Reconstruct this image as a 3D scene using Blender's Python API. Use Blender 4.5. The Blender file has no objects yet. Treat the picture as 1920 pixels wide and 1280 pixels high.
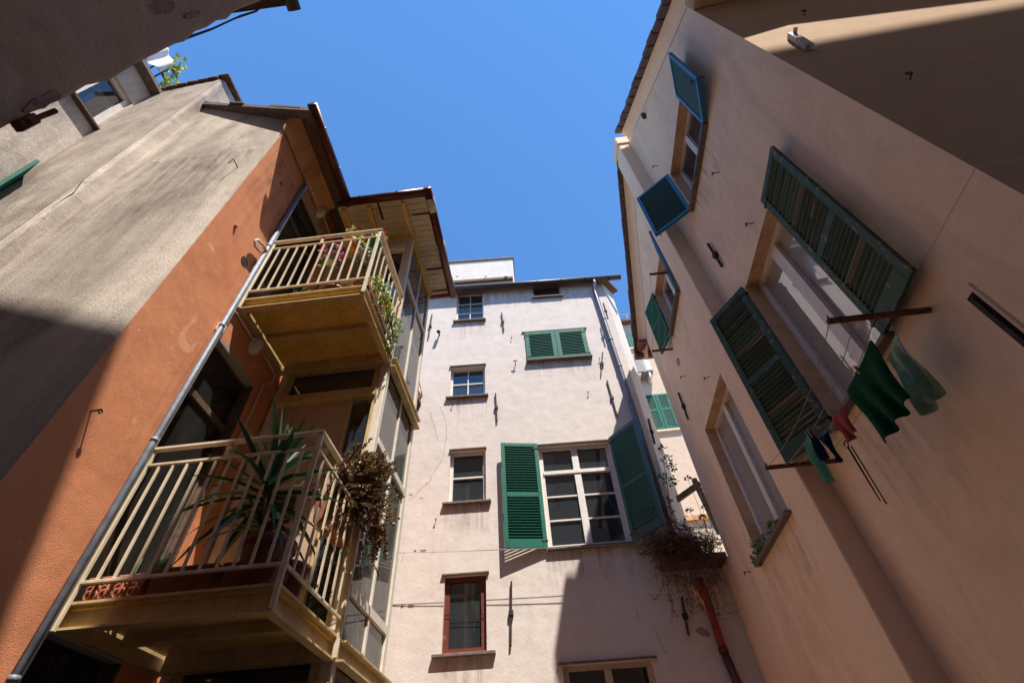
import bpy, bmesh, math, random
from mathutils import Vector as V3, Matrix
rnd = random.Random(7)
S = bpy.context.scene
COL = S.collection
R = math.radians
H = 1.6                                    # eye height of the photographer

# ------------------------------------------------------------------ camera
YAW, PIT, ROL, FPX = R(-3.0), R(47.2), R(-4.2), 914.5
_f = V3((math.sin(YAW)*math.cos(PIT), math.cos(YAW)*math.cos(PIT), math.sin(PIT)))
_r = V3((math.cos(YAW), -math.sin(YAW), 0)); _u = _r.cross(_f)
_r2 = math.cos(ROL)*_r + math.sin(ROL)*_u; _u2 = -math.sin(ROL)*_r + math.cos(ROL)*_u
cd = bpy.data.cameras.new('camera'); cam = bpy.data.objects.new('camera', cd); COL.objects.link(cam)
cd.sensor_width = 36.0; cd.lens = FPX/1920*36.0; cd.clip_start = .05; cd.clip_end = 500
m = Matrix.Identity(4)
for i in range(3):
    m[i][0] = _r2[i]; m[i][1] = _u2[i]; m[i][2] = -_f[i]
m[2][3] = H
cam.matrix_world = m; S.camera = cam
EYE = V3((0, 0, H))
def ray(px, py): return _r2*(px-960) - _u2*(py-640) + _f*FPX

# ------------------------------------------------------------------ planes: u along the wall, v = height above ground, n out of the wall
class PL:
    def __init__(s, o, u, n=None):
        s.o = V3(o); s.u = V3(u).normalized(); s.v = V3((0, 0, 1))
        s.n = V3(n).normalized() if n is not None else s.u.cross(s.v)
    def P(s, u, v, n=0.0): return s.o + s.u*u + s.v*v + s.n*n
    def hit(s, px, py, off=0.0):
        d = ray(px, py); o = s.o + s.n*off
        t = (o-EYE).dot(s.n)/d.dot(s.n); p = EYE + d*t - s.o
        return p.dot(s.u), p.z
    def off(s, k): return PL(s.o + s.n*k, s.u, s.n)
    def rect(s, pts, off=0.0):             # pts: bottom-low-u, bottom-high-u, top-high-u, top-low-u in any order -> u0,u1,v0,v1
        h = [s.hit(*p, off) for p in pts]
        us = sorted(a for a, b in h); vs = sorted(b for a, b in h)
        k = len(h)//2
        return sum(us[:k])/k, sum(us[-k:])/k, sum(vs[:k])/k, sum(vs[-k:])/k

# ------------------------------------------------------------------ materials
MATS = {}
def nodes(name):
    mt = bpy.data.materials.new(name); mt.use_nodes = True
    nt = mt.node_tree; b = nt.nodes['Principled BSDF']
    return mt, nt, b
def mixc(nt, fac, a, b, blend='MIX'):
    n = nt.nodes.new('ShaderNodeMix'); n.data_type = 'RGBA'; n.blend_type = blend
    for sock, val in ((0, fac), (6, a), (7, b)):
        if hasattr(val, 'is_linked') or hasattr(val, 'links'): nt.links.new(val, n.inputs[sock])
        else: n.inputs[sock].default_value = val if sock == 0 else (*val, 1)
    return n.outputs[2]
def noise(nt, vec, scale, detail=6, rough=.55, dist=0):
    n = nt.nodes.new('ShaderNodeTexNoise'); n.inputs['Scale'].default_value = scale
    n.inputs['Detail'].default_value = detail; n.inputs['Roughness'].default_value = rough
    n.inputs['Distortion'].default_value = dist
    nt.links.new(vec, n.inputs['Vector']); return n.outputs['Fac']
def ramp(nt, fac, p0, p1, c0=(0, 0, 0), c1=(1, 1, 1)):
    n = nt.nodes.new('ShaderNodeValToRGB'); n.color_ramp.elements[0].position = p0; n.color_ramp.elements[1].position = p1
    n.color_ramp.elements[0].color = (*c0, 1); n.color_ramp.elements[1].color = (*c1, 1)
    nt.links.new(fac, n.inputs[0]); return n.outputs[0]
def mapping(nt, scale=(1, 1, 1), rot=(0, 0, 0)):
    tc = nt.nodes.new('ShaderNodeTexCoord'); mp = nt.nodes.new('ShaderNodeMapping')
    mp.inputs['Scale'].default_value = scale; mp.inputs['Rotation'].default_value = rot
    nt.links.new(tc.outputs['Object'], mp.inputs['Vector']); return mp.outputs[0]
def bump(nt, b, h, strength, dist, prev=None):
    n = nt.nodes.new('ShaderNodeBump'); n.inputs['Strength'].default_value = strength; n.inputs['Distance'].default_value = dist
    nt.links.new(h, n.inputs['Height'])
    if prev is not None: nt.links.new(prev, n.inputs['Normal'])
    nt.links.new(n.outputs[0], b.inputs['Normal']); return n.outputs[0]
def plaster(name, c, c2=None, stain=None, stain_amt=.5, streak=0.0, grain=60, gb=.35, wavy=.3, patch=None, patch_lo=.66, stain_scale=.9, st_lo=.47):
    mt, nt, b = nodes(name); c2 = c2 or tuple(x*.82 for x in c)
    v = mapping(nt); big = noise(nt, v, 1.3, 7, .6, .4)
    col = mixc(nt, ramp(nt, big, .32, .7), c2, c)
    mid = noise(nt, v, 7, 8, .65); col = mixc(nt, ramp(nt, mid, .3, .75), col, tuple(min(1, x*1.14) for x in c)) if False else mixc(nt, .45, col, mixc(nt, ramp(nt, mid, .3, .72), tuple(x*.86 for x in c), tuple(min(1, x*1.1) for x in c)))
    if stain:
        vs = mapping(nt, (1, 1, .28 if streak else .8))
        st = noise(nt, vs, stain_scale*2.2, 9, .68, .8)
        n = nt.nodes.new('ShaderNodeMath'); n.operation = 'MULTIPLY'; n.inputs[1].default_value = stain_amt
        nt.links.new(ramp(nt, st, st_lo, st_lo+.25), n.inputs[0]); col = mixc(nt, n.outputs[0], col, stain)
    if patch:
        pn = noise(nt, v, 1.9, 10, .62, .6); col = mixc(nt, ramp(nt, pn, patch_lo, patch_lo+.015), col, patch)
    fine = noise(nt, v, grain*3, 3, .7)
    col = mixc(nt, .16, col, mixc(nt, ramp(nt, fine, .35, .65), tuple(x*.55 for x in c), tuple(min(1, x*1.25) for x in c)))
    nt.links.new(col, b.inputs['Base Color']); b.inputs['Roughness'].default_value = .93; b.inputs['Specular IOR Level'].default_value = .2
    p = bump(nt, b, noise(nt, v, 3.0, 4, .5), wavy, .05)
    bump(nt, b, noise(nt, v, grain, 5, .7), gb, .012, p)
    return mt
def simple(name, c, rough=.6, metal=0, spec=.4, var=.25, scale=14, bmp=.1, c2=None, lo=.35, hi=.65, rusty=0):
    mt, nt, b = nodes(name); v = mapping(nt)
    f = ramp(nt, noise(nt, v, scale, 6, .6), lo, hi)
    cc = mixc(nt, f, c2 or tuple(x*(1-var) for x in c), tuple(min(1, x*(1+var*.5)) for x in c))
    if rusty: cc = mixc(nt, ramp(nt, noise(nt, v, 11, 12, .72, .4), rusty, rusty+.035), cc, (.16, .06, .025)); cc = mixc(nt, ramp(nt, noise(nt, mapping(nt, (6, 6, .8)), 3, 6, .6), .5, .8), cc, tuple(x*.62 for x in c))
    nt.links.new(cc, b.inputs['Base Color'])
    b.inputs['Roughness'].default_value = rough; b.inputs['Metallic'].default_value = metal; b.inputs['Specular IOR Level'].default_value = spec
    if bmp: bump(nt, b, noise(nt, v, scale*4, 4), bmp, .004)
    return mt
def glass_dark(name, tint=(.025, .03, .035), ior=1.9, rough=.015):
    mt, nt, b = nodes(name); v = mapping(nt)
    b.inputs['Base Color'].default_value = (*tint, 1); b.inputs['Roughness'].default_value = rough
    b.inputs['IOR'].default_value = ior; b.inputs['Specular IOR Level'].default_value = .5
    bump(nt, b, noise(nt, v, 1.6, 2), .05, .02); return mt
def glass_clear(name, tint=(.75, .8, .78), ior=1.55, dirt=.12):
    mt, nt, b = nodes(name)
    tr = nt.nodes.new('ShaderNodeBsdfTransparent'); tr.inputs[0].default_value = (*tint, 1)
    gl = nt.nodes.new('ShaderNodeBsdfGlossy'); gl.inputs['Roughness'].default_value = .02
    fr = nt.nodes.new('ShaderNodeFresnel'); fr.inputs['IOR'].default_value = ior
    mx = nt.nodes.new('ShaderNodeMixShader'); nt.links.new(fr.outputs[0], mx.inputs[0]); nt.links.new(tr.outputs[0], mx.inputs[1]); nt.links.new(gl.outputs[0], mx.inputs[2])
    df = nt.nodes.new('ShaderNodeBsdfDiffuse'); df.inputs[0].default_value = (.5, .5, .47, 1)
    m2 = nt.nodes.new('ShaderNodeMixShader')
    f = noise(nt, mapping(nt, (1, 1, .3)), 9, 5, .6)
    mm = nt.nodes.new('ShaderNodeMath'); mm.operation = 'MULTIPLY'; mm.inputs[1].default_value = dirt*2; nt.links.new(f, mm.inputs[0])
    nt.links.new(mm.outputs[0], m2.inputs[0]); nt.links.new(mx.outputs[0], m2.inputs[1]); nt.links.new(df.outputs[0], m2.inputs[2])
    nt.links.new(m2.outputs[0], nt.nodes['Material Output'].inputs[0]); return mt
def leafmat(name, c, c2, trans=.25, rough=.45):
    mt, nt, b = nodes(name)
    oi = nt.nodes.new('ShaderNodeNewGeometry')
    nt.links.new(mixc(nt, oi.outputs['Random Per Island'], c, c2), b.inputs['Base Color'])
    b.inputs['Roughness'].default_value = rough
    t = nt.nodes.new('ShaderNodeBsdfTranslucent'); nt.links.new(mixc(nt, oi.outputs['Random Per Island'], tuple(min(1, x*1.6) for x in c), tuple(min(1, x*1.6) for x in c2)), t.inputs[0])
    mx = nt.nodes.new('ShaderNodeMixShader'); mx.inputs[0].default_value = trans
    nt.links.new(b.outputs[0], mx.inputs[1]); nt.links.new(t.outputs[0], mx.inputs[2]); nt.links.new(mx.outputs[0], nt.nodes['Material Output'].inputs[0])
    return mt
def drip_mat(name, c, amt):
    mt, nt, b = nodes(name); b.inputs['Base Color'].default_value = (*c, 1); b.inputs['Roughness'].default_value = .95; b.inputs['Specular IOR Level'].default_value = .1
    tc = nt.nodes.new('ShaderNodeTexCoord'); sp = nt.nodes.new('ShaderNodeSeparateXYZ'); nt.links.new(tc.outputs['Generated'], sp.inputs[0])
    def mth(op, a, b_):
        n = nt.nodes.new('ShaderNodeMath'); n.operation = op
        for i, q in enumerate((a, b_)):
            if isinstance(q, (int, float)): n.inputs[i].default_value = q
            else: nt.links.new(q, n.inputs[i])
        return n.outputs[0]
    st = ramp(nt, noise(nt, mapping(nt, (1, 1, .05)), 15, 5, .6), .42, .68); bl = ramp(nt, noise(nt, mapping(nt), 6, 6, .6), .3, .65)
    f = mth('MULTIPLY', mth('MULTIPLY', st, mth('POWER', sp.outputs[2], 1.6)), mth('MULTIPLY', bl, amt))
    e = mth('MULTIPLY', mth('MINIMUM', mth('MULTIPLY', sp.outputs[0], 9), 1), mth('MINIMUM', mth('MULTIPLY', mth('SUBTRACT', 1, sp.outputs[0]), 9), 1)) if name.endswith('front') else mth('MULTIPLY', mth('MINIMUM', mth('MULTIPLY', sp.outputs[1], 9), 1), mth('MINIMUM', mth('MULTIPLY', mth('SUBTRACT', 1, sp.outputs[1]), 9), 1))
    tr = nt.nodes.new('ShaderNodeBsdfTransparent'); mx = nt.nodes.new('ShaderNodeMixShader'); nt.links.new(mth('MULTIPLY', f, e), mx.inputs[0]); nt.links.new(tr.outputs[0], mx.inputs[1]); nt.links.new(b.outputs[0], mx.inputs[2])
    nt.links.new(mx.outputs[0], nt.nodes['Material Output'].inputs[0]); return mt
def drip(parent, pl, u0, u1, vt, ln, mat):
    k = MB(); k.quad(pl.P(u0, vt-ln, .0025), pl.P(u1, vt-ln, .0025), pl.P(u1, vt, .0025), pl.P(u0, vt, .0025)); return k.build('drip_stain', mat, parent)
def worn_paint(name, c, wood, lo=.5, hi=.56, sc=(1, 1, 1), isl=False):
    mt, nt, b = nodes(name); v = mapping(nt, sc)
    f = ramp(nt, noise(nt, v, 9, 10, .72, .5), lo, hi)
    cc = mixc(nt, ramp(nt, noise(nt, v, 25, 4), .3, .7), tuple(x*.6 for x in c), tuple(x*1.25 for x in c))
    if isl:
        gi = nt.nodes.new('ShaderNodeNewGeometry'); cc = mixc(nt, ramp(nt, gi.outputs['Random Per Island'], 0, 1), tuple(x*.6 for x in c), (c[0]*1.7, c[1]*1.5, c[2]*1.7))
        cc = mixc(nt, ramp(nt, gi.outputs['Random Per Island'], .94, .97), cc, tuple(x*.6 for x in wood))
    nt.links.new(mixc(nt, f, cc, wood), b.inputs['Base Color']); b.inputs['Roughness'].default_value = .7
    bump(nt, b, f, .5, .004); return mt

M = dict(
 white=plaster('pinkish_white_plaster', (.685, .625, .58), (.635, .57, .525), stain=(.50, .42, .38), stain_amt=.36, streak=1, grain=38, gb=.25, wavy=.3, patch=(.40, .37, .35), patch_lo=.735),
 gable=plaster('peach_plaster', (.90, .67, .48), (.84, .61, .43), stain=(.58, .38, .25), stain_amt=.6, streak=1, grain=55, gb=.35, wavy=.22),
 pier=plaster('peach_plaster_breast', (.89, .67, .49), (.85, .62, .45), grain=55, gb=.25, wavy=.1),
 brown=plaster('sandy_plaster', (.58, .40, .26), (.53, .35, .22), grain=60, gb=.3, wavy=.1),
 beige2=plaster('dirty_beige_plaster', (.60, .52, .45), (.40, .335, .285), stain=(.17, .13, .11), stain_amt=1.0, streak=1, grain=42, gb=.7, wavy=.4, stain_scale=.6, st_lo=.40),
 beige=plaster('weathered_beige_plaster', (.72, .635, .55), (.50, .425, .36), stain=(.20, .155, .13), stain_amt=1.0, streak=1, grain=42, gb=.6, wavy=.35, stain_scale=.42, st_lo=.42),
 orange=plaster('terracotta_plaster', (.70, .285, .14), (.60, .225, .105), stain=(.46, .15, .07), stain_amt=.6, grain=120, gb=.6, wavy=.35, patch=(.72, .36, .22), patch_lo=.63),
 cove=plaster('orange_cornice_plaster', (.66, .37, .19), (.58, .29, .14), stain=(.09, .05, .03), stain_amt=.75, grain=40, gb=.4, wavy=.3),
 dark=plaster('brown_render', (.42, .265, .17), (.32, .19, .12), stain=(.20, .12, .08), stain_amt=.6, grain=30, gb=.9, wavy=.8, patch=(.46, .32, .24), patch_lo=.64),
 cream=plaster('cream_plaster', (.66, .52, .40), grain=40, gb=.2),
 cement=plaster('grey_cement', (.36, .33, .30), (.26, .24, .21), stain=(.13, .12, .11), stain_amt=.6, grain=40, gb=.6),
 peeled=plaster('peeled_plaster', (.50, .46, .43), (.42, .38, .35), grain=40, gb=.5),
 ochrewall=plaster('warm_ochre_plaster', (.40, .26, .16), grain=40, gb=.2),
 reveal=plaster('ochre_stained_plaster', (.72, .50, .32), (.58, .36, .19), stain=(.26, .14, .07), stain_amt=.8, grain=45, gb=.6, wavy=.4, patch=(.30, .2, .13), patch_lo=.68),
 drip_f=drip_mat('grey_drip_front', (.16, .125, .10), .62), drip_s=drip_mat('ochre_drip_side', (.30, .17, .085), .5), drip_g=drip_mat('grey_drip_side', (.14, .10, .075), .6),
 brick=simple('old_brick', (.27, .135, .09), .95, scale=30, var=.45, bmp=.6),
 slate=simple('slate', (.17, .135, .115), .8, var=.35, bmp=.3),
 tile=simple('clay_tile', (.15, .10, .085), .9, var=.4, bmp=.5),
 stone=plaster('paving_stone', (.46, .37, .28), grain=20, gb=.6),
 gutter=simple('copper_brown_gutter', (.115, .034, .026), .38, .35, .5, var=.3),
 zinc=simple('weathered_zinc', (.62, .58, .54), .6, 0, var=.3, c2=(.3, .26, .23)),
 dgutter=simple('dark_gutter', (.055, .04, .037), .5, .3, var=.3),
 dpipe=simple('grey_downpipe', (.155, .14, .165), .35, .5, var=.2),
 gpipe=simple('galvanised_pipe', (.20, .225, .27), .6, .25, var=.3),
 conduit=simple('white_conduit', (.66, .63, .58), .5, var=.1),
 redpipe=simple('red_painted_pipe', (.30, .034, .02), .5, var=.4, c2=(.15, .02, .014)),
 iron=simple('dark_iron', (.06, .045, .04), .75, .4, var=.5),
 rust=simple('rust', (.16, .06, .03), .9, .2, var=.6, scale=30),
 steel=simple('cream_painted_steel', (.64, .55, .40), .42, 0, .4, var=.16, scale=8, bmp=.04, rusty=.68),
 ochre=simple('ochre_painted_steel', (.68, .45, .11), .42, 0, .4, var=.18, scale=5, bmp=.04, rusty=.66),
 beam=simple('cream_painted_beam', (.52, .39, .19), .42, 0, .4, var=.2, scale=6, bmp=.04, rusty=.64),
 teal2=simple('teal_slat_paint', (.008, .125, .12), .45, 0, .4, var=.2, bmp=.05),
 frame_c=simple('cream_aluminium', (.70, .64, .54), .4, 0, .5, var=.1, bmp=.02),
 door=simple('beige_door_panel', (.47, .34, .235), .5, 0, .4, var=.1, bmp=.03),
 soffit=simple('cream_boards', (.55, .47, .34), .6, var=.25, scale=5),
 wframe=simple('white_window_paint', (.70, .66, .62), .5, var=.12, bmp=.05),
 tanframe=simple('beige_window_paint', (.52, .42, .33), .5, var=.15, bmp=.05),
 brownframe=simple('brown_varnished_wood', (.115, .03, .018), .4, var=.5, c2=(.3, .2, .15), lo=.2, hi=.42),
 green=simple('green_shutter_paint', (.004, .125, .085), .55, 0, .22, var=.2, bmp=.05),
 bgreen=simple('blue_green_shutter_paint', (.010, .135, .10), .6, 0, .15, var=.2, bmp=.05),
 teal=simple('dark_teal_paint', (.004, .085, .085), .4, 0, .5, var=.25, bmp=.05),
 blue=simple('blue_paint', (.008, .14, .28), .4, 0, .5, var=.2, bmp=.05),
 dkpanel=simple('dark_green_panel', (.016, .065, .045), .5, 0, .4, var=.3, bmp=.05),
 oldgreen=worn_paint('flaking_green_paint', (.034, .08, .04), (.22, .15, .11), .56, .60),
 oldgreen2=worn_paint('dark_flaking_green_slat', (.028, .066, .04), (.31, .22, .17), .62, .70, (.6, .22, 2.6), True),
 glass=glass_dark('window_glass'),
 glass_bright=glass_dark('painted_reflection_glass', (.34, .32, .29), 2.5),  # pale base colour stands in for bright reflections in the panes
 lift_glass=glass_clear('lift_glass', (.82, .86, .83), 1.9, .15),
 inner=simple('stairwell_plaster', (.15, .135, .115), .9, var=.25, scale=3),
 stair_glass=glass_clear("stair_glass", (.5, .5, .47), 1.5, .04),
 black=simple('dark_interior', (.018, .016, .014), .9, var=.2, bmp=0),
 terracotta=simple('terracotta_pot', (.36, .12, .07), .75, var=.3, bmp=.2),
 brownpot=simple('brown_plastic_pot', (.17, .045, .03), .4, var=.25, bmp=.03),
 whitepot=simple('white_pot', (.65, .66, .55), .4, var=.1, bmp=.02),
 orangepot=simple('orange_pot', (.65, .23, .02), .4, var=.15, bmp=.02),
 greenpot=simple('green_pot', (.01, .23, .05), .35, var=.15, bmp=.02),
 soil=simple('soil', (.05, .035, .025), .95, var=.4),
 yucca=leafmat('yucca_leaf', (.012, .045, .022), (.035, .10, .035), .18, .35),
 sedum=leafmat('sedum_leaf', (.085, .024, .013), (.17, .085, .025), .12),
 leaf=leafmat('green_leaf', (.05, .13, .025), (.13, .22, .045), .3),
 yleaf=leafmat('yellow_green_leaf', (.20, .27, .04), (.30, .36, .06), .35),
 dleaf=leafmat('dark_green_leaf', (.03, .075, .02), (.07, .13, .035), .25),
 sedum2=leafmat('olive_sunlit_sedum', (.13, .075, .02), (.23, .16, .04), .2),
 dry=leafmat('dry_stalks', (.09, .05, .035), (.20, .12, .08), .1, .8),
 dryseed=leafmat('dry_seed_heads', (.11, .045, .035), (.19, .095, .07), .1, .8),
 pink=leafmat('pink_petal', (.55, .06, .30), (.62, .16, .46), .3),
 red=leafmat('red_petal', (.60, .012, .015), (.72, .03, .02), .3),
 wflower=leafmat('white_petal', (.7, .68, .55), (.75, .74, .66), .3),
 cactus=simple('cactus_skin', (.06, .15, .05), .6, var=.4, scale=20),
 wood=simple('grey_old_wood', (.12, .075, .05), .85, var=.4, scale=20, bmp=.3),
 towel=simple('dark_green_terry', (.010, .068, .028), .95, spec=.1, var=.35, scale=60, bmp=.8),
 ptowel=simple('pale_green_cloth', (.44, .54, .34), .9, spec=.1, var=.3, scale=9, bmp=.2, c2=(.20, .33, .22)),
 redcloth=simple('brick_red_cloth', (.36, .07, .06), .95, spec=.1, var=.3, scale=40, bmp=.4),
 mint=simple('mint_green_cloth', (.09, .27, .16), .95, spec=.1, var=.3, scale=40, bmp=.4),
 navy=simple('navy_cloth', (.008, .014, .035), .9, spec=.1, var=.3, bmp=.2),
 cord=simple('pale_cord', (.32, .27, .24), .8, var=.1, bmp=0),
 dcord=simple('dark_cable', (.05, .035, .04), .7, var=.1, bmp=0),
 peg=simple('wooden_peg', (.5, .25, .08), .7, var=.2), bluepeg=simple('blue_peg', (.03, .25, .5), .5, var=.1),
 lampglass=simple('frosted_lamp_glass', (.62, .58, .47), .25, spec=.6, var=.1, bmp=.05),
 acgrey=simple('grey_ac_panel', (.30, .28, .24), .5, var=.15), acwhite=simple('white_ac_panel', (.62, .62, .6), .5, var=.1),
 skyblue=simple('pale_blue_tank', (.35, .66, .78), .4, var=.1), laundry=simple('white_laundry', (.75, .73, .76), .9, var=.1),
 bird=simple('white_glazed_bird', (.72, .72, .74), .4, var=.08))

# ------------------------------------------------------------------ mesh builder
class MB:
    def __init__(s): s.v = []; s.f = []
    def add(s, pts, faces):
        k = len(s.v); s.v += [V3(p) for p in pts]; s.f += [tuple(i+k for i in f) for f in faces]; return s
    def quad(s, a, b, c, d): return s.add([a, b, c, d], [(0, 1, 2, 3)])
    def hexa(s, p):                         # 8 pts: bottom 4, top 4
        return s.add(p, [(3, 2, 1, 0), (4, 5, 6, 7), (0, 1, 5, 4), (1, 2, 6, 5), (2, 3, 7, 6), (3, 0, 4, 7)])
    def box(s, pl, u0, u1, v0, v1, n0, n1):
        P = pl.P
        return s.hexa([P(u0, v0, n0), P(u1, v0, n0), P(u1, v0, n1), P(u0, v0, n1), P(u0, v1, n0), P(u1, v1, n0), P(u1, v1, n1), P(u0, v1, n1)])
    def wbox(s, x0, x1, y0, y1, z0, z1): return s.box(PL((0, 0, 0), (1, 0, 0), (0, 1, 0)), x0, x1, z0, z1, y0, y1)
    def beam(s, a, b, w, h, up=(0, 0, 1)):  # rectangular bar from a to b
        a, b = V3(a), V3(b); d = (b-a).normalized(); up = V3(up)
        if abs(d.dot(up)) > .98: up = V3((0, 1, 0))
        x = d.cross(up).normalized()*w/2; y = x.cross(d).normalized()*h/2
        return s.hexa([a-x-y, a+x-y, b+x-y, b-x-y, a-x+y, a+x+y, b+x+y, b-x+y])
    def tube(s, pts, r, seg=10, cap=True, r2=None):
        pts = [V3(p) for p in pts]; n = len(pts); k = len(s.v); t0 = (pts[1]-pts[0]).normalized()
        x = t0.orthogonal().normalized()
        for i, p in enumerate(pts):
            t = ((pts[min(i+1, n-1)]-p).normalized() + (p-pts[max(i-1, 0)]).normalized())
            t = t.normalized() if t.length > 1e-6 else t0
            x = (x - t*x.dot(t)).normalized(); y = t.cross(x)
            rr = r if r2 is None else r + (r2-r)*i/(n-1)
            if isinstance(r, (list, tuple)): rr = r[i]
            for j in range(seg):
                a = 2*math.pi*j/seg; s.v.append(p + x*math.cos(a)*rr + y*math.sin(a)*rr)
        for i in range(n-1):
            for j in range(seg):
                a = k+i*seg+j; b = k+i*seg+(j+1) % seg; s.f.append((a, b, b+seg, a+seg))
        if cap:
            s.f.append(tuple(k+j for j in reversed(range(seg)))); s.f.append(tuple(k+(n-1)*seg+j for j in range(seg)))
        return s
    def ball(s, c, r, sx=1, sy=1, sz=1, seg=10, rings=6):
        c = V3(c); k = len(s.v)
        for i in range(rings+1):
            th = math.pi*i/rings
            for j in range(seg):
                a = 2*math.pi*j/seg
                s.v.append(c + V3((math.sin(th)*math.cos(a)*r*sx, math.sin(th)*math.sin(a)*r*sy, math.cos(th)*r*sz)))
        for i in range(rings):
            for j in range(seg):
                a = k+i*seg+j; b = k+i*seg+(j+1) % seg; s.f.append((a, a+seg, b+seg, b))
        return s
    def lathe(s, c, prof, seg=20):          # prof: (radius, z)
        c = V3(c); k = len(s.v)
        for r, z in prof:
            for j in range(seg):
                a = 2*math.pi*j/seg; s.v.append(c + V3((r*math.cos(a), r*math.sin(a), z)))
        for i in range(len(prof)-1):
            for j in range(seg):
                a = k+i*seg+j; b = k+i*seg+(j+1) % seg; s.f.append((a, b, b+seg, a+seg))
        return s
    def leaf(s, p, d, l, w, nrm=None, bend=0.0):
        p, d = V3(p), V3(d).normalized()
        nrm = V3(nrm) if nrm is not None else V3((rnd.gauss(0, 1), rnd.gauss(0, 1), rnd.gauss(0, 1)))
        x = d.cross(nrm)
        if x.length < 1e-4: x = d.orthogonal()
        x.normalize(); up = x.cross(d)
        q = p + d*l*.5 - up*bend*l*.3
        return s.add([p, q + x*w/2, p + d*l - up*bend*l, q - x*w/2], [(0, 1, 2, 3)])
    def blob(s, c, r, n, l, w, sq=(1, 1, 1), out=.5, hollow=.3):
        c = V3(c)
        for _ in range(n):
            d = V3((rnd.gauss(0, 1), rnd.gauss(0, 1), rnd.gauss(0, 1))).normalized()
            q = r*(hollow+(1-hollow)*rnd.random()**.6); p = c + V3((d.x*q*sq[0], d.y*q*sq[1], d.z*q*sq[2]))
            dd = d*out + V3((rnd.gauss(0, .5), rnd.gauss(0, .5), rnd.gauss(0, .5)))
            k = .7+.6*rnd.random(); s.leaf(p, dd, l*k, w*k)
        return s
    def build(s, name, mat, parent=None, smooth=False, bevel=0.0, loc=None):
        o3 = V3((0, 0, 0))
        if parent is not None:
            q = parent
            while q.parent: q = q.parent
            o3 = q.location.copy()
        elif loc is not None: o3 = V3(loc)
        me = bpy.data.meshes.new(name); me.from_pydata([tuple(p-o3) for p in s.v], [], s.f); me.validate()
        if isinstance(mat, str): mat = M[mat]
        me.materials.append(mat)
        bm = bmesh.new(); bm.from_mesh(me); bmesh.ops.recalc_face_normals(bm, faces=bm.faces)
        if bevel: bmesh.ops.bevel(bm, geom=list(bm.edges), offset=bevel, segments=1, affect='EDGES', clamp_overlap=True)
        bm.to_mesh(me); bm.free()
        if smooth:
            for p in me.polygons: p.use_smooth = True
        o = bpy.data.objects.new(name, me); COL.objects.link(o)
        if parent is not None: o.parent = parent
        else: o.location = o3
        return o
def tag(o, label, cat, group=None):
    o['label'] = label; o['category'] = cat
    if group: o['group'] = group
    return o
def thing(name, label, cat, loc, group=None):
    o = bpy.data.objects.new(name, None); COL.objects.link(o); o.location = loc; o.empty_display_size = .2
    return tag(o, label, cat, group)
def struct(o): o['kind'] = 'structure'; return o

def wall(mb, pl, u0, u1, v0, v1, holes=(), rev=.18, rlist=None):
    us = sorted({u0, u1, *[min(max(h[i], u0), u1) for h in holes for i in (0, 1)]}); vs = sorted({v0, v1, *[min(max(h[i], v0), v1) for h in holes for i in (2, 3)]})
    P = pl.P
    for a, b in zip(us, us[1:]):
        for c, d in zip(vs, vs[1:]):
            m_ = ((a+b)/2, (c+d)/2)
            if any(h[0] < m_[0] < h[1] and h[2] < m_[1] < h[3] for h in holes): continue
            mb.quad(P(a, c), P(b, c), P(b, d), P(a, d))
    for h in holes:
        a, b, c, d = h[:4]; r = h[4] if len(h) > 4 else rev
        tgt = mb
        if rlist is not None: mb = MB(); rlist.append(mb)
        mb.quad(P(a, c), P(b, c), P(b, c, -r), P(a, c, -r)); mb.quad(P(a, d, -r), P(b, d, -r), P(b, d), P(a, d))
        mb.quad(P(a, c), P(a, c, -r), P(a, d, -r), P(a, d)); mb.quad(P(b, c), P(b, d), P(b, d, -r), P(b, c, -r))
        mb = tgt
    return mb
def cut(o, co, no):                         # remove what lies beyond the plane (world coordinates)
    bm = bmesh.new(); bm.from_mesh(o.data)
    q = o
    while q.parent: q = q.parent
    bmesh.ops.bisect_plane(bm, geom=bm.verts[:]+bm.edges[:]+bm.faces[:], plane_co=V3(co)-q.location, plane_no=V3(no), clear_outer=True)
    bm.to_mesh(o.data); bm.free()

def window(house, pl, rc, rev=.16, mat='wframe', cols=1, rows=1, fw=.06, mun=.022, glass='glass', sill=None, lintel=None, label=None, fd=.05, mid=0, sillmat='slate', rowpos=None):
    """frame set back by rev in the opening rc=(u0,u1,v0,v1); panes, sill and lintel are its sub-parts"""
    u0, u1, v0, v1 = rc[:4]; b = MB(); n0, n1 = -rev-.02, -rev+fd
    for q in ((u0, u0+fw, v0, v1), (u1-fw, u1, v0, v1)): b.box(pl, *q, n0, n1)
    for q in ((u0+fw, u1-fw, v0, v0+fw), (u0+fw, u1-fw, v1-fw*.8, v1)): b.box(pl, *q, n0, n1)
    for i in range(1, cols):
        c = u0+fw+(u1-u0-2*fw)*i/cols; w = mid if mid and i == cols/2 else mun
        b.box(pl, c-w/2, c+w/2, v0+fw, v1-fw*.8, n0+.008, n1-.008 if not mid else n1+.01)
    rp = rowpos or [i/rows for i in range(1, rows)]
    for t in rp:
        c = v0+fw+(v1-v0-1.8*fw)*t; b.box(pl, u0+fw, u1-fw, c-mun/2, c+mun/2, n0+.012, n1-.012)
    w = b.build('window', mat, house)
    if label: w['label'] = label
    MB().box(pl, u0+fw*.5, u1-fw*.5, v0+fw*.5, v1-fw*.4, -rev-.012, -rev+.008).build('pane', glass, w)
    if sill: MB().box(pl, u0-sill, u1+sill, v0-.045, v0-.002, -rev+.02, .075).build('sill', sillmat, w, bevel=.006)
    if lintel: MB().box(pl, u0-lintel, u1+lintel, v1+.003, v1+.025, -.02, .045).build('lintel', sillmat, w)
    return w
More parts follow.
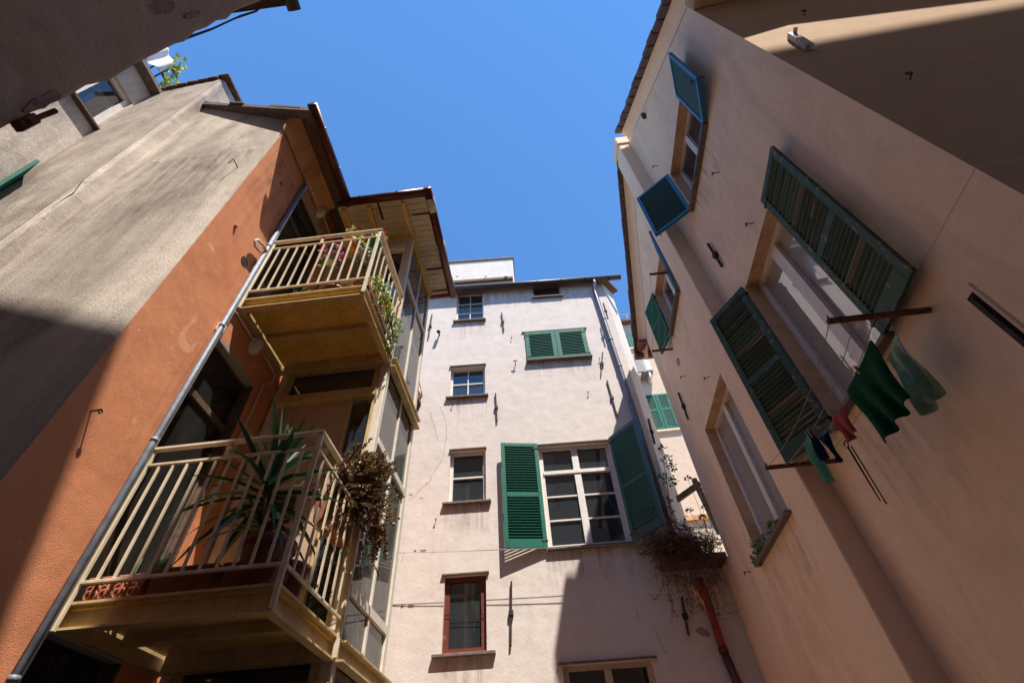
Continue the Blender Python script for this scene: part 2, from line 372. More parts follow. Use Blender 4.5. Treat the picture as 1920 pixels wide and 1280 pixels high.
def shutter(house, pl, uh, v0, v1, width, ang, side, mat, slatmat, midrail=.42, ns=(14, 10), t=.035, fw=.055, base=.02, label=None, tilt=1, hf=.43, rim=None, ragged=0, botrail=.09):
    """leaf hinged at u=uh, opened by ang degrees from closed; side=+1 when the closed leaf lies towards +u"""
    d = pl.u*side*math.cos(R(ang)) + pl.n*math.sin(R(ang))
    nn = (pl.n*math.cos(R(ang)) - pl.u*side*math.sin(R(ang)))
    q = PL(pl.P(uh, 0, base), d, nn); b = MB(); w = width
    b.box(q, 0, fw, v0, v1, -t/2, t/2); b.box(q, w-fw, w, v0, v1, -t/2, t/2)
    vm = v0 + (v1-v0)*midrail
    for a, c in ((v0, v0+botrail), (v1-fw, v1)) + (((vm-fw*.6, vm+fw*.6),) if midrail else ()): b.box(q, fw, w-fw, a, c, -t/2+.001, t/2-.001)
    o = b.build('shutter', mat, house, bevel=.003)
    if label: o['label'] = label
    sl = MB(); spans = ((v0+botrail, vm-fw*.6), (vm+fw*.6, v1-fw)) if midrail else ((v0+botrail, v1-fw),)
    for (a, c), n in zip(spans, ns):
        for i in range(n):
            z = a + (c-a)*(i+.5)/n; h = (c-a)/n*hf
            j1 = rnd.uniform(-ragged, ragged); j2 = rnd.uniform(-ragged, ragged)
            if ragged and rnd.random() < .12: j1 *= 3.5
            P = q.P; k = .004; ta = t*.42*tilt
            sl.hexa([P(fw, z-h+j1, ta), P(w-fw, z-h+j2, ta), P(w-fw, z-h+k*2+j2, ta), P(fw, z-h+k*2+j1, ta),
                     P(fw, z+h-k*2+j1, -ta), P(w-fw, z+h-k*2+j2, -ta), P(w-fw, z+h+j2, -ta), P(fw, z+h+j1, -ta)])
    sl.build('louvre', slatmat, o)
    for zz in (v0+.12, v1-.12): MB().box(q, -.015, .10, zz-.012, zz+.012, -t/2-.006, t/2+.006).build('hinge', 'iron', o)
    if rim:
        rb = MB(); rb.box(q, w, w+.006, v0, v1, -t/2, t/2); rb.box(q, 0, w, v1, v1+.006, -t/2, t/2); rb.box(q, 0, w, v0-.006, v0, -t/2, t/2); rb.build('edge_strip', rim, o)
    return o
def tie_bar(house, pl, a, b, n=.03):
    (u0, v0), (u1, v1) = pl.hit(*a, n), pl.hit(*b, n); um, vm = (u0+u1)/2, (v0+v1)/2
    k = MB(); k.beam(pl.P(u0, v0, n), pl.P(u1, v1, n), .028, .03, pl.n); k.box(pl, um-.035, um+.035, vm-.05, vm+.03, 0, n+.025)
    return k.build('tie_bar', 'iron', house, bevel=.004)
def hook(house, pl, px, py, l=.09, ring=.02):
    u, v = pl.hit(px, py, l); k = MB(); k.tube([pl.P(u, v, -.02), pl.P(u, v, l)], .006, 6)
    k.tube([pl.P(u+ring*math.cos(a), v-ring*.8+ring*math.sin(a), l) for a in [i*math.pi/5 for i in range(10)]], .005, 6)
    return k.build('hook', 'iron', house)
def sag(a, b, s, n=12): 
    a, b = V3(a), V3(b); return [a.lerp(b, i/n) - V3((0, 0, s*4*(i/n)*(1-i/n))) for i in range(n+1)]

# ------------------------------------------------------------------ main wall planes of the courtyard
W = PL((0, 8.0, 0), (math.cos(R(3)), math.sin(R(3)), 0))
GX = 2.62
G = PL((GX, 0, 0), (0, 1, 0), (-1, 0, 0))
BX, AY = -2.9, 2.03
B = PL((BX, 0, 0), (0, 1, 0)); A = PL((0, AY, 0), (1, 0, 0))
SX, FY = -1.62, 3.82
TS = PL((SX, 0, 0), (0, 1, 0)); TF = PL((0, FY, 0), (1, 0, 0))
BR = PL((GX, 1.44, 0), (math.cos(R(5)), -math.sin(R(5)), 0))

# ------------------------------------------------------------------ ground
g = MB(); g.wbox(-60, 60, -60, 60, -.3, 0); struct(g.build('ground', 'stone'))

# ================================================================== WHITE HOUSE
wh = thing('white_house', 'tall pinkish white plastered house at the far end with green shutters', 'house', (0, 8, 0))
UC, _ = W.hit(1128, 527)
a_ = R(52); SF = PL(W.P(UC, 0), (math.cos(a_), math.sin(a_), 0))
_, VT = W.hit(1000, 533, .16); VT -= .02
US = (SF.hit(1163, 600)[0] + SF.hit(1240, 830)[0])/2
w1 = W.rect([(855, 602), (906.5, 601), (906.5, 547), (857, 548)]); w2 = W.rect([(842, 744), (910, 743), (909, 687), (846.5, 687)])
w3 = W.rect([(841, 942), (911, 940), (911, 843), (843.5, 844)]); w4 = W.rect([(831, 1225), (912, 1223), (912, 1077), (831, 1078)])
wb = W.rect([(1027, 1026), (1186, 1019), (1141, 829), (1009, 835)]); wg = W.rect([(988, 678), (1108, 669), (1096, 617), (983, 624)])
wa = W.rect([(999, 559), (1052, 555), (1050, 533), (998, 537)]); wl = W.rect([(1060, 1330), (1240, 1322), (1225, 1238), (1057, 1242)])
wl = (wl[0], wl[1], wl[2]-.9, wl[3])
VL = W.hit(1330, 1062)[1]
mb = MB(); wall(mb, W, -3.6, UC, 0, VT, [w1, w2, w3, w4, wb+(.16,), wg+(.05,), wa, wl])
# the plastered corner is rounded off
P0 = W.P(UC, 0); seg = 6
wall(mb, SF, 0, US, 0, VT+.02)
mb.quad(SF.P(US, 0), SF.P(US, 0, -6), SF.P(US, VT, -6), SF.P(US, VT))
mb.build('wall', 'white', wh)
mb = MB(); wall(mb, W, UC+.002, 2.75, 0, VL, []); mb.quad(W.P(UC, VL), W.P(2.75, VL), W.P(2.75, VL, -.6), W.P(UC, VL, -.6)); mb.build('lower_wall', 'white', wh)
# roof, eaves gutter and downpipe
rf = MB(); T_ = .10
f1 = [W.P(-3.6, VT+.02, .12), W.P(UC+.12, VT+.02, .12), SF.P(US+.1, VT+.02, .16), SF.P(US+.1, VT+.9, -5), W.P(-3.6, VT+1.4, -4)]
n5 = 5; rf.add([p for p in f1] + [p+V3((0, 0, T_)) for p in f1], [tuple(range(n5))[::-1], tuple(range(n5, 10))]+[(i, (i+1) % n5, (i+1) % n5+n5, i+n5) for i in range(n5)])
roof = rf.build('roof', 'tile', wh)
gt = MB(); ga = W.hit(851, 541, .2); gb_ = W.hit(1163, 516, .2)
gt.tube([W.P(ga[0]-.6, VT+.05, .17), W.P(gb_[0], VT+.05, .17)], .075, 12)
for i in range(7): u = ga[0]+(gb_[0]-ga[0])*(i+.5)/7; gt.tube([W.P(u-.012, VT+.05, .17), W.P(u+.012, VT+.05, .17)], .082, 12)
gt.build('gutter', 'dgutter', wh, smooth=True)
dp = MB(); pa = W.hit(1112, 522, .17); pb = W.hit(1115, 549, .07); pc = W.hit(1199, 800, .07)
path = [W.P(pa[0], VT+.03, .17), W.P(pa[0]+.01, VT-.12, .16), W.P(pb[0], VT-.3, .075), W.P(pb[0]+.01, VT-.42, .07), W.P(pc[0], pc[1], .07), W.P(pc[0]+.03, VL+.1, .07)]
dp.tube(path, .052, 12)
for t in (.25, .42, .62, .85): p = path[3].lerp(path[4], t); dp.tube([p-V3((0, 0, .02)), p+V3((0, 0, .02))], .062, 12)
dp.build('downpipe', 'dpipe', wh, smooth=True)
# windows
window(wh, W, w1, .13, cols=2, rows=3, fw=.04, mun=.022, sill=.06, label='six pane white window under the eaves')
window(wh, W, w2, .14, cols=2, rows=2, fw=.05, mun=.025, sill=.07, lintel=.03, label='four pane white window')
window(wh, W, w3, .14, cols=1, rows=2, fw=.06, mun=.03, sill=.09, lintel=.02, label='white window of two stacked panes')
window(wh, W, w4, .12, 'brownframe', fw=.085, sill=.13, lintel=.05, label='brown wooden single pane window')
window(wh, W, wa, .07, 'tanframe', fw=.035, sill=.03, lintel=.0, label='tiny attic window')
bw = window(wh, W, wb, .12, cols=2, rows=4, fw=.075, mun=.028, mid=.12, rowpos=(.235, .475, .72), sill=.02, lintel=.03, label='wide white casement window between open green shutters')
u0, u1, v0, v1 = wb; MB().box(W, u0+.06, u1-.06, v0+(v1-v0)*.70, v0+(v1-v0)*.735, -.12, -.045).build('transom', 'wframe', bw)
window(wh, W, wl, .12, 'tanframe', cols=2, fw=.08, mid=.1, lintel=.07, label='beige framed window at the foot of the wall')
# closed shutters of the upper window
cg = (wg[0]+wg[1])/2
MB().box(W, wg[0]-.02, wg[1]+.02, wg[2]-.05, wg[2]-.002, -.02, .10).build('sill', 'slate', wh, bevel=.006)
MB().box(W, wg[0]-.06, wg[1]+.05, wg[3]+.002, wg[3]+.03, -.02, .03).build('lintel', 'slate', wh)
MB().box(W, wg[0], wg[1], wg[2], wg[3], -.06, -.045).build('gap_shade_sheet', 'black', wh)  # black sheet stands in for the shade between the closed louvres
for s_, uh in ((1, wg[0]+.005), (-1, wg[1]-.005)):
    shutter(wh, W, uh, wg[2]+.005, wg[3]-.005, (wg[1]-wg[0])/2-.008, 0, s_, 'bgreen', 'bgreen', midrail=0, ns=(15,), fw=.10, botrail=.10, base=.012, label='closed green louvred shutter')
# big window shutters: left folded flat, right swung out
lw = (wb[1]-wb[0])/2+.02
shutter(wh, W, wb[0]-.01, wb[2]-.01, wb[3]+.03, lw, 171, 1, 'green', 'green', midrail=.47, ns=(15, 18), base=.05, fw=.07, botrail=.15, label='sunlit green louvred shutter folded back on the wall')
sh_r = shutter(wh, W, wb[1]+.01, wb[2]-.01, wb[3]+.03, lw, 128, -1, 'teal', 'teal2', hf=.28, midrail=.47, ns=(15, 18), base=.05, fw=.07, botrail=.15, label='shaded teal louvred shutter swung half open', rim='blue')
# iron tie bars
for a, b in (((810, 589), (803, 634)), ((940.5, 586), (944.5, 620)), ((929, 737), (932, 790)), ((1130, 660), (1126.5, 703)), ((1138, 713), (1157, 779)), ((958.8, 1089), (957.6, 1211))):
    tie_bar(wh, W, a, b)
for a, b in (((1131, 568), (1140, 598)), ((1216, 785), (1228, 832))): tie_bar(wh, SF, a, b, .02)
for q in (w1, w2, w3, w4, wg): drip(wh, W, q[0]-.08, q[1]+.08, q[2]-.05, .75, 'drip_f')
drip(wh, W, wb[0]-.1, wb[1]+.1, wb[2]-.04, 1.0, 'drip_f'); drip(wh, W, -2.2, UC-.3, VT-.05, .9, 'drip_f')
# small ironmongery on the wall
k = MB(); u, v = W.hit(822, 619, .16); k.tube([W.P(u, v-.01, 0), W.P(u, v, .10)], .02, 8); k.tube([W.P(u, v+.02, .09), W.P(u, v-.06, .17)], .042, 12); k.build('wall_spotlight', 'iron', wh, smooth=True)
k = MB(); u, v = W.hit(966, 678, .1); k.tube([W.P(u, v, 0), W.P(u, v, .1)], .01, 6); k.beam(W.P(u-.05, v+.03, .1), W.P(u+.05, v+.03, .1), .016, .016); k.beam(W.P(u, v+.03, .1), W.P(u, v-.03, .1), .016, .016); k.build('iron_tee', 'iron', wh)
for x, y in ((848, 757), (1103, 734), (959, 632), (817, 972), (1124, 671)): hook(wh, W, x, y, .05, .015)
# rooftop block behind the eaves
RB = W.off(-1.3); r0 = RB.hit(828, 496); r1 = RB.hit(961, 484)
k = MB(); k.box(RB, r0[0]-.8, r1[0], VT-.2, r1[1]-.03, -2.5, 0); rb = k.build('rooftop_block', 'white', wh)
MB().box(RB, r0[0]-.85, r1[0]+.04, r1[1]-.03, r1[1]+.03, -2.5, .05).build('coping', 'slate', rb)
lo = RB.hit(900, 526); k = MB(); k.box(RB, r0[0]-.5, r1[0]-.05, lo[1]-.14, lo[1]-.03, 0, .10); k.build('roof_beam', 'wood', rb)
k = MB()
for x in (858, 911, 949): u, v = RB.hit(x, 522); k.box(RB, u-.04, u+.04, v-.06, v+.06, .10, .15)
k.build('beam_clip', 'acwhite', rb)
b0 = RB.off(-.6).hit(918, 484); b1 = RB.off(-.6).hit(951, 480)
k = MB(); k.box(RB, b0[0], b1[0], r1[1]-.05, r1[1]+.34, -1.2, -.6); k.build('roof_tank', 'skyblue', rb, bevel=.02)

# ================================================================== GABLE HOUSE (right)
gh = thing('gable_house', 'peach plastered gable house on the right with a chimney breast and worn green shutters', 'house', (GX, 5, 0))
GE = (G.hit(1224, 651)[0]+G.hit(1289, 860)[0])/2
ny0, nz0 = G.hit(1293, 4); ny1, nz1 = G.hit(1182, 260); fy0, fz0 = G.hit(1188, 359); fy1, fz1 = G.hit(1214, 647)
sn = (nz1-nz0)/(ny1-ny0); sf = (fz1-fz0)/(fy1-fy0)
PY = (fz0-nz0 + sn*ny0 - sf*fy0)/(sn-sf); PZ = nz0 + sn*(PY-ny0)
rT = G.rect([(1326, 234), (1299, 394), (1257.5, 324), (1274.7, 180.5)])
rM = G.rect([(1673, 617), (1571, 795), (1397, 538), (1441, 387)])
rL = G.rect([(1481, 964), (1421, 1053), (1322, 798), (1352, 700)])
rF = G.rect([(1275, 540), (1260, 628), (1228, 545), (1237, 479)])
mb = MB(); rv = []; wall(mb, G, 1.44, GE, 0, PZ+1, [rT+(.22,), rM+(.24,), rL+(.24,), rF+(.22,)], rlist=rv)
for r_ in rv: r_.build('reveal', 'reveal', gh)
gw = mb.build('wall', 'gable', gh)
cut(gw, (GX, PY, PZ), (0, -sn, 1)); cut(gw, (GX, PY, PZ), (0, -sf, 1))
mb = MB(); mb.quad(G.P(GE, 0), G.P(GE, 0, -6), G.P(GE, PZ+sf*(GE-PY), -6), G.P(GE, PZ+sf*(GE-PY))); mb.build('rear_wall', 'gable', gh)
mb = MB(); mb.quad(G.P(GE, 0), G.P(8.3, 0), G.P(8.3, VL-.02), G.P(GE, VL-.02)); mb.quad(G.P(GE, VL-.02), G.P(8.3, VL-.02), G.P(8.3, VL-.02, -3), G.P(GE, VL-.02, -3)); mb.build('link_wall', 'gable', gh)
EZ = BR.hit(1303, 20)[1]
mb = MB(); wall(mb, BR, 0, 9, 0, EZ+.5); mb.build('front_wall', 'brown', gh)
# front eaves: soffit, fascia and gutter
OV = .34
mb = MB(); P = BR.P; O2_ = OV+1.3
for za, zb, e_ in ((EZ, EZ+.10, 0), (EZ+.102, EZ+.34, .05)): mb.hexa([P(-.02, za, 0), P(9, za, 0), P(9, za, O2_+e_), P(-.02, za, OV+e_), P(-.02, zb, 0), P(9, zb, 0), P(9, zb, O2_+e_), P(-.02, zb, OV+e_)])

mb.build("eaves", "brown", gh, bevel=.02)
mb = MB(); mb.tube([BR.P(-.05, EZ+.34, OV+.14), BR.P(9, EZ+.34, O2_+.14)], .08, 10); mb.build('gutter', 'dgutter', gh, smooth=True)
# rake mouldings and verge tiles on both slopes
def rake(y0, z0, y1, z1, n):
    d = V3((0, y1-y0, z1-z0)); L = d.length; d.normalize(); up = V3((0, -d.z, d.y)); up = up if up.z > 0 else -up
    a = V3((GX, y0, z0)); b = a + d*L; prof = []
    for i in range(7):
        t = i/6*math.pi/2; prof.append((.005+.15*(1-math.cos(t)), .005+.17*math.sin(t)))
    prof += [(.155, .19), (-.02, .19)]
    k = MB(); np_ = len(prof)
    pts = [p - V3((q[0], 0, 0)) + up*q[1] for p in (a, b) for q in prof]
    k.add(pts, [(i, (i+1) % np_, (i+1) % np_+np_, i+np_) for i in range(np_)] + [tuple(range(np_))[::-1], tuple(range(np_, 2*np_))])
    k.build('rake_moulding', 'pier', gh)
    k = MB()
    for i in range(n):
        p = a + d*(L*i/n); q = a + d*(L*(i+1.06)/n); o = .262 + rnd.uniform(-.012, .012); h = .19 + rnd.uniform(-.004, .006)
        pp = [p+up*h, q+up*(h+.02)]
        c = []
        for e in pp: c += [e+V3((.3, 0, 0)), e-V3((o, 0, 0))]
        k.hexa([c[0], c[1], c[3], c[2], *(x+up*.075 for x in (c[0], c[1], c[3], c[2]))])
    k.build('verge_tiles', 'tile', gh, bevel=.006)
    k = MB(); e = [a+up*.2, b+up*.2]; c = [e[0]+V3((.25, 0, 0)), e[1]+V3((.25, 0, 0)), e[1]+V3((9, 0, 0)), e[0]+V3((9, 0, 0))]
    k.hexa([*c, *(x+up*.07 for x in c)]); k.build('roof', 'tile', gh)
rake(.95, PZ+sn*(.95-PY), PY, PZ, 16)
rake(GE+.35, PZ+sf*(GE+.35-PY), PY, PZ, 18)
mb = MB(); ez = PZ+sf*(GE-PY); mb.tube([V3((GX-.25, GE+.42, ez-.02)), V3((GX+3, GE+.42, ez-.02))], .11, 12); mb.wbox(GX-.2, GX+3, GE, GE+.34, ez-.02, ez+.05); mb.build('rear_gutter', 'gutter', gh, smooth=False)
# chimney breast
PP = .235
cu0 = (G.hit(1235, 349)[0] + G.hit(1295, 460)[0])/2; GP = G.off(PP); cu1 = (GP.hit(1352, 698)[0]+GP.hit(1231, 451)[0])/2; cu0b = (GP.hit(1259, 460)[0]+GP.hit(1480, 875)[0])/2
cu0 = (cu0+cu0b)/2
ct = PZ + .28
mb = MB(); mb.box(G, cu0, cu1, 0, ct, -.02, PP); cb = mb.build('chimney_breast', 'pier', gh, bevel=.012)
mb = MB(); ca = [(cu0-.02, ct), (cu1+.02, ct)]; mb.box(G, cu0-.03, cu1+.03, ct-.30, ct+.06, -.1, PP+.03); mb.build('cap', 'pier', cb, bevel=.025)
# windows of the gable
window(gh, G, rT, .20, cols=2, fw=.07, mid=.1, mat='wframe', sill=.03, label='small window with blue rimmed shutters under the gable')
wm = window(gh, G, rM, .20, cols=2, fw=.085, mid=.14, glass='glass_bright', mat='wframe', sill=.03, label='large window with flaking green shutters and a clothes line')
window(gh, G, rL, .20, cols=2, fw=.08, mid=.12, glass='glass_bright', mat='wframe', sill=.05, label='low window with pots on its sill')
window(gh, G, rF, .20, cols=2, fw=.07, mid=.1, mat='wframe', sill=.03, label='small window beyond the chimney breast')
hM = (rM[1]-rM[0])/2+.03
shutter(gh, G, rM[0]-.01, rM[2]-.03, rM[3]+.03, hM, 176, 1, 'oldgreen', 'oldgreen2', midrail=.45, ns=(13, 15), fw=.075, botrail=.16, base=.06, label='flaking green shutter with broken slats folded on the wall', ragged=.006, hf=.29)
shutter(gh, G, rM[1]+.01, rM[2]-.03, rM[3]+.03, hM, 150, -1, 'oldgreen', 'oldgreen2', midrail=.47, ns=(14, 16), fw=.075, botrail=.16, base=.03, label='flaking dark green shutter leaning on the chimney breast', ragged=.003, hf=.30)
def panel_shutter(pl, uh, v0, v1, wd, ang, side, base=.03, label=None, rim='blue', panel='dkpanel'):
    d = pl.u*side*math.cos(R(ang)) + pl.n*math.sin(R(ang)); nn = pl.n*math.cos(R(ang)) - pl.u*side*math.sin(R(ang))
    q = PL(pl.P(uh, 0, base), d, nn); b = MB(); f = .055; t = .022
    for r_ in ((0, f, v0, v1), (wd-f, wd, v0, v1), (f, wd-f, v0, v0+f), (f, wd-f, v1-f, v1)): b.box(q, *r_, -t, t)
    o = b.build('shutter', rim, gh, bevel=.003)
    if label: o['label'] = label
    sl = MB(); n = 24
    for i in range(n):
        z = v0+f+(v1-v0-2*f)*i/n; h = (v1-v0-2*f)/n
        sl.hexa([q.P(f, z, .012), q.P(wd-f, z, .012), q.P(wd-f, z, .004), q.P(f, z, .004), q.P(f, z+h, -.002), q.P(wd-f, z+h, -.002), q.P(wd-f, z+h, -.012), q.P(f, z+h, -.012)])
    sl.build('louvre', panel, o)
    k = MB(); k.tube([q.P(wd*.9, v0+.1, -t), q.P(wd*.9, v0+.1, -t-.05), q.P(wd*.9, v0+.02, -t-.05)], .008, 6); k.tube([q.P(wd*.9, v0+.1, t), q.P(wd*.9, v0+.1, t+.05), q.P(wd*.9, v0+.02, t+.05)], .008, 6); k.build('catch', 'iron', o)
    return o
hT = (rT[1]-rT[0])/2+.02
panel_shutter(G, rT[0], rT[2]-.02, rT[3]+.02, hT, 163, 1, label='blue rimmed dark shutter nearest the roof edge')
panel_shutter(G, rT[1], rT[2]-.02, rT[3]+.02, hT, 128, -1, label='blue rimmed dark shutter half open beside the chimney breast')
hF = (rF[1]-rF[0])/2+.02
panel_shutter(G, rF[0], rF[2]-.02, rF[3]+.02, hF, 157, 1, label='blue edged shutter seen end on', panel='bgreen')
shutter(gh, G, rF[1], rF[2]-.02, rF[3]+.02, hF, 168, -1, 'bgreen', 'bgreen', midrail=.5, ns=(9, 9), fw=.05, base=.04, label='small green shutter folded back')
for q, ln in ((rT, 1.3), (rM, 1.8), (rL, 1.6), (rF, 1.0)): drip(gh, G, q[0]-.05, q[1]+.05, q[2]-.02, ln, 'drip_s')
# brackets that carry the clothes lines
def bracket(wallpx, tippx, nm='clothes_bracket'):
    u, v = G.hit(*wallpx); d = ray(*tippx); y = u
    t = y/d.y; L = GX - d.x*t; z = H + d.z*t
    k = MB(); k.beam(G.P(u, (v+z)/2, -.05), G.P(u, (v+z)/2, L), .03, .03); k.tube([G.P(u, (v+z)/2, L-.02), G.P(u, (v+z)/2+.05, L-.02)], .006, 6); k.build(nm, 'rust', gh)
    return u, (v+z)/2, L
bk1 = bracket((1743, 580), (1553, 603)); bk2 = bracket((1571, 866), (1434, 874))
bk3 = bracket((1272, 509), (1218, 514)); bk4 = bracket((1262, 655), (1222, 657))
# tie bars, hooks, vent, slot
tie_bar(gh, G, (1327, 457), (1354, 500)); tie_bar(gh, G, (1272, 736), (1290, 786))
for x, y in ((1224, 312), (1335, 325), (1398, 420), (1320, 708), (1276, 706), (1395, 1072)): hook(gh, G, x, y)
k = MB(); u, v = G.hit(1210, 217); k.box(G, u-.03, u+.03, v-.08, v+.08, 0, .06); k.build('iron_plate', 'iron', gh)
k = MB(); u, v = G.hit(1272, 678); k.tube([G.P(u, v, -.01), G.P(u, v, .02)], .07, 16); k.build('vent', 'acgrey', gh)
s0 = G.hit(1815, 548); s1 = G.hit(1925, 640); k = MB(); su = s0[0]-.02
k.box(G, s0[0]-.055, s0[0]+.055, s1[1]-.6, s0[1]+.03, -.005, .012); sl_ = k.build('wall_slot', 'gable', gh, bevel=.01); MB().box(G, s0[0]-.03, s0[0]+.03, s1[1]-.6, s0[1]-.03, .011, .0135).build('slot_shade', 'black', sl_)  # raised black strip paints the shade inside the groove
k = MB(); k.box(G, s0[0]-.012, s0[0]+.016, s1[1]-.6, s0[1]-.06, .0, .03); k.build('tie_rod', 'iron', sl_)
k = MB(); j0 = G.hit(1820, 329); j1 = G.hit(1700, 556); k.box(G, 1.44, j1[0]+.3, j0[1]-.004, j0[1]+.004, -.002, .003); k.box(BR, .0, 6, j0[1]-.003, j0[1]+.003, -.002, .002); k.build('plaster_joint', 'pier', gh)
for x, y in ((1504, 28), (1698, 147)):
    u, v = BR.hit(x, y); k = MB(); k.tube([BR.P(u, v-.05, -.01), BR.P(u, v-.05, .04)], .006, 6); k.tube([BR.P(u+.022*math.cos(a), v+.022*math.sin(a)-.02, .04) for a in [i*math.pi/6 for i in range(13)]], .005, 6); k.build('ring_bolt', 'iron', gh)
u, v = BR.hit(1482, 72); u2, v2 = BR.hit(1518, 96); k = MB(); k.beam(BR.P(u, v, .03), BR.P(u2, v2, .03), .07, .05, BR.n); k.beam(BR.P(u+.02, v-.03, .0), BR.P(u+.02, v-.03, .10), .03, .03); k.tube([BR.P(u2, v2, .03), BR.P(u2+.05, v2-.12, .02)], .02, 8, r2=.004); k.build('folded_bracket', 'zinc', gh, bevel=.01)

# ================================================================== LEFT HOUSE (beige gable side, terracotta courtyard side)
lh = thing('rendered_house', 'old house on the left with stained beige side and terracotta courtyard face', 'house', (BX, AY, 0))
SLP = .70; EX, EVZ = -2.52, H+6.86                      # eaves line of the courtyard side
def roofz(x): return EVZ + SLP*(EX-x)
O1 = (2.78, 3.58, 5.70, H+6.62); O2 = (2.77, 3.50, 2.82, H+3.56); O3 = (2.73, 3.45, .4, H+1.09)
mb = MB(); wall(mb, B, AY, 8.0, 0, roofz(BX)+.05, [O1+(.12,), O2+(.12,), O3+(.12,)]); mb.build('wall', 'orange', lh)
mb = MB(); mb.add([A.P(-4.72, 0), A.P(BX, 0), A.P(BX, roofz(BX)+.02), A.P(-4.72, roofz(-4.72)+.02)], [(0, 1, 2, 3)]); mb.build('side_wall', 'beige', lh)
# projecting chimney pier and the wall stepping back left of it
PIERY, PX0, PX1 = 1.87, -5.72, -4.68; CJ = .1
mb = MB(); y0, y1 = PIERY, 2.32; zl, zr = H+9.05, H+9.42
mb.hexa([(PX0-CJ, y0, 0), (PX1, y0, 0), (PX1, y1, 0), (PX0-CJ, y1, 0), (PX0-CJ, y0, zl), (PX1, y0, zr), (PX1, y1, zr+.05), (PX0-CJ, y1, zl)]); mb.build('pier', 'beige', lh, bevel=.04)
mb = MB()
for i in range(7):
    x0 = PX0 + (PX1+.05-PX0)*i/7; x1 = PX0+(PX1+.05-PX0)*(i+1)/7+.02; z = zl+(zr-zl)*i/6+rnd.uniform(-.01, .02)
    mb.hexa([(x0, y0-.05, z), (x1, y0-.05, z+.02), (x1, y1+.05, z+.05), (x0, y1+.05, z+.03), (x0, y0-.05, z+.06), (x1, y0-.05, z+.08), (x1, y1+.05, z+.11), (x0, y1+.05, z+.09)])
mb.build('pier_tiles', 'tile', lh, bevel=.008)
mb = MB(); mb.quad((PX0-.1, y0-.004, 0), (PX1-.04, y0-.004, 0), (PX1-.04, y0-.004, zr-.06), (PX0-.1, y0-.004, zl-.02)); mb.build('pier_face', 'beige2', lh)
PF = PL((0, PIERY-.004, 0), (1, 0, 0)); mb = MB(); cp = [PF.hit(x, y) for x, y in ((62, 415), (80, 398), (98, 388), (112, 374), (128, 362), (146, 350), (158, 337), (171, 331))]
for i, ((ua, va), (ub, vb)) in enumerate(zip(cp, cp[1:])): w0, w1 = .002+.0035*(i % 3)*(i > 2), .002+.0035*((i+1) % 3)*(i > 1); mb.quad(PF.P(ua-w0, va, .003), PF.P(ua+w0, va, .003), PF.P(ub+w1, vb, .003), PF.P(ub-w1, vb, .003))
mb.build('crack', 'black', lh)
C = PL((PX0, 0, 0), (0, 1, 0))
cb0 = C.hit(138, 180); cb1 = C.hit(178, 242); ct0 = C.hit(246, 190); cs0 = C.hit(244, 130); cs1 = C.hit(292, 176)
zs = (cs0[1]+cs1[1])/2
cw = (.95, cb1[0]-.02, (cb0[1]+cb1[1])/2, ct0[1])
gs = C.hit(64, 317)
mb = MB(); wall(mb, C, -1.0, PIERY+.03, 0, zs, [cw+(.16,)]); mb.build('upper_wall', 'beige', lh)
window(lh, C, cw, .10, cols=2, fw=.07, mid=.08, sill=.03, sillmat='wood', label='upper white window on the stepped wall')
mb = MB(); mb.wbox(PX0-2, PX0+.16, -1, PIERY+.02, zs, zs+.10); mb.build('terrace_slab', 'slate', lh, bevel=.01)
mb = MB(); mb.wbox(PX0-.04, PX0-.02, -1, PIERY, zs+.1, zs+.16); mb.wbox(PX0-.04, PX0-.01, -1, PIERY, zs+.62, zs+.66); mb.wbox(PX0-.04, PX0-.01, -1, PIERY, zs+.98, zs+1.02)
for i in range(18): y = PIERY-.06-i*.13; mb.wbox(PX0-.04, PX0-.015, y, y+.02, zs+.1, zs+1.0)
mb.build('terrace_railing', 'rust', lh)
# roof of the terracotta house
mb = MB(); th = .09
def rp(x, y, dz=0): return V3((x, y, roofz(x)+dz))
c = [rp(EX+.06, 1.85), rp(EX+.06, 8.5), rp(-4.9, 8.5), rp(-4.9, 1.98)]
mb.hexa([*c, *(p+V3((0, 0, th)) for p in c)]); lroof = mb.build('roof', 'tile', lh)
mb = MB()
for i in range(9):                                      # broken mortar and tile edge along the rake
    t0, t1 = i/9, (i+1)/9+.015; p = c[3].lerp(c[0], t0); q = c[3].lerp(c[0], t1); h = .055+rnd.uniform(0, .03); k = V3((0, .22, 0)); j = V3((0, rnd.uniform(-.03, .02), th*.7))
    mb.hexa([p+j, q+j, q+j+k, p+j+k, *(e+V3((0, 0, h)) for e in (p+j, q+j, q+j+k, p+j+k))])
mb.build('rake_tiles', 'tile', lh, bevel=.008)
mb = MB(); prof = []
for i in range(9):
    t = i/8*math.pi/2; prof.append((BX+.02+.36*(1-math.cos(t)), roofz(BX)-.42+.36*math.sin(t)))
prof.append((BX-.02, prof[-1][1])); npf = len(prof)
ya, yb = 1.97, 3.3
mb.add([(x, y, z) for y in (ya, yb) for x, z in prof], [(i, (i+1) % npf, (i+1) % npf+npf, i+npf) for i in range(npf)]+[tuple(range(npf))[::-1], tuple(range(npf, 2*npf))]); mb.build('cornice', 'cove', lh)
mb = MB(); gx, gz = EX+.06, EVZ-.0
mb.tube([(gx, 1.78, gz), (gx, 3.22, gz)], .065, 12)
for y in (2.1, 2.65): mb.tube([(gx, y-.012, gz), (gx, y+.012, gz)], .071, 12)
mb.build('gutter', 'gutter', lh, smooth=True)
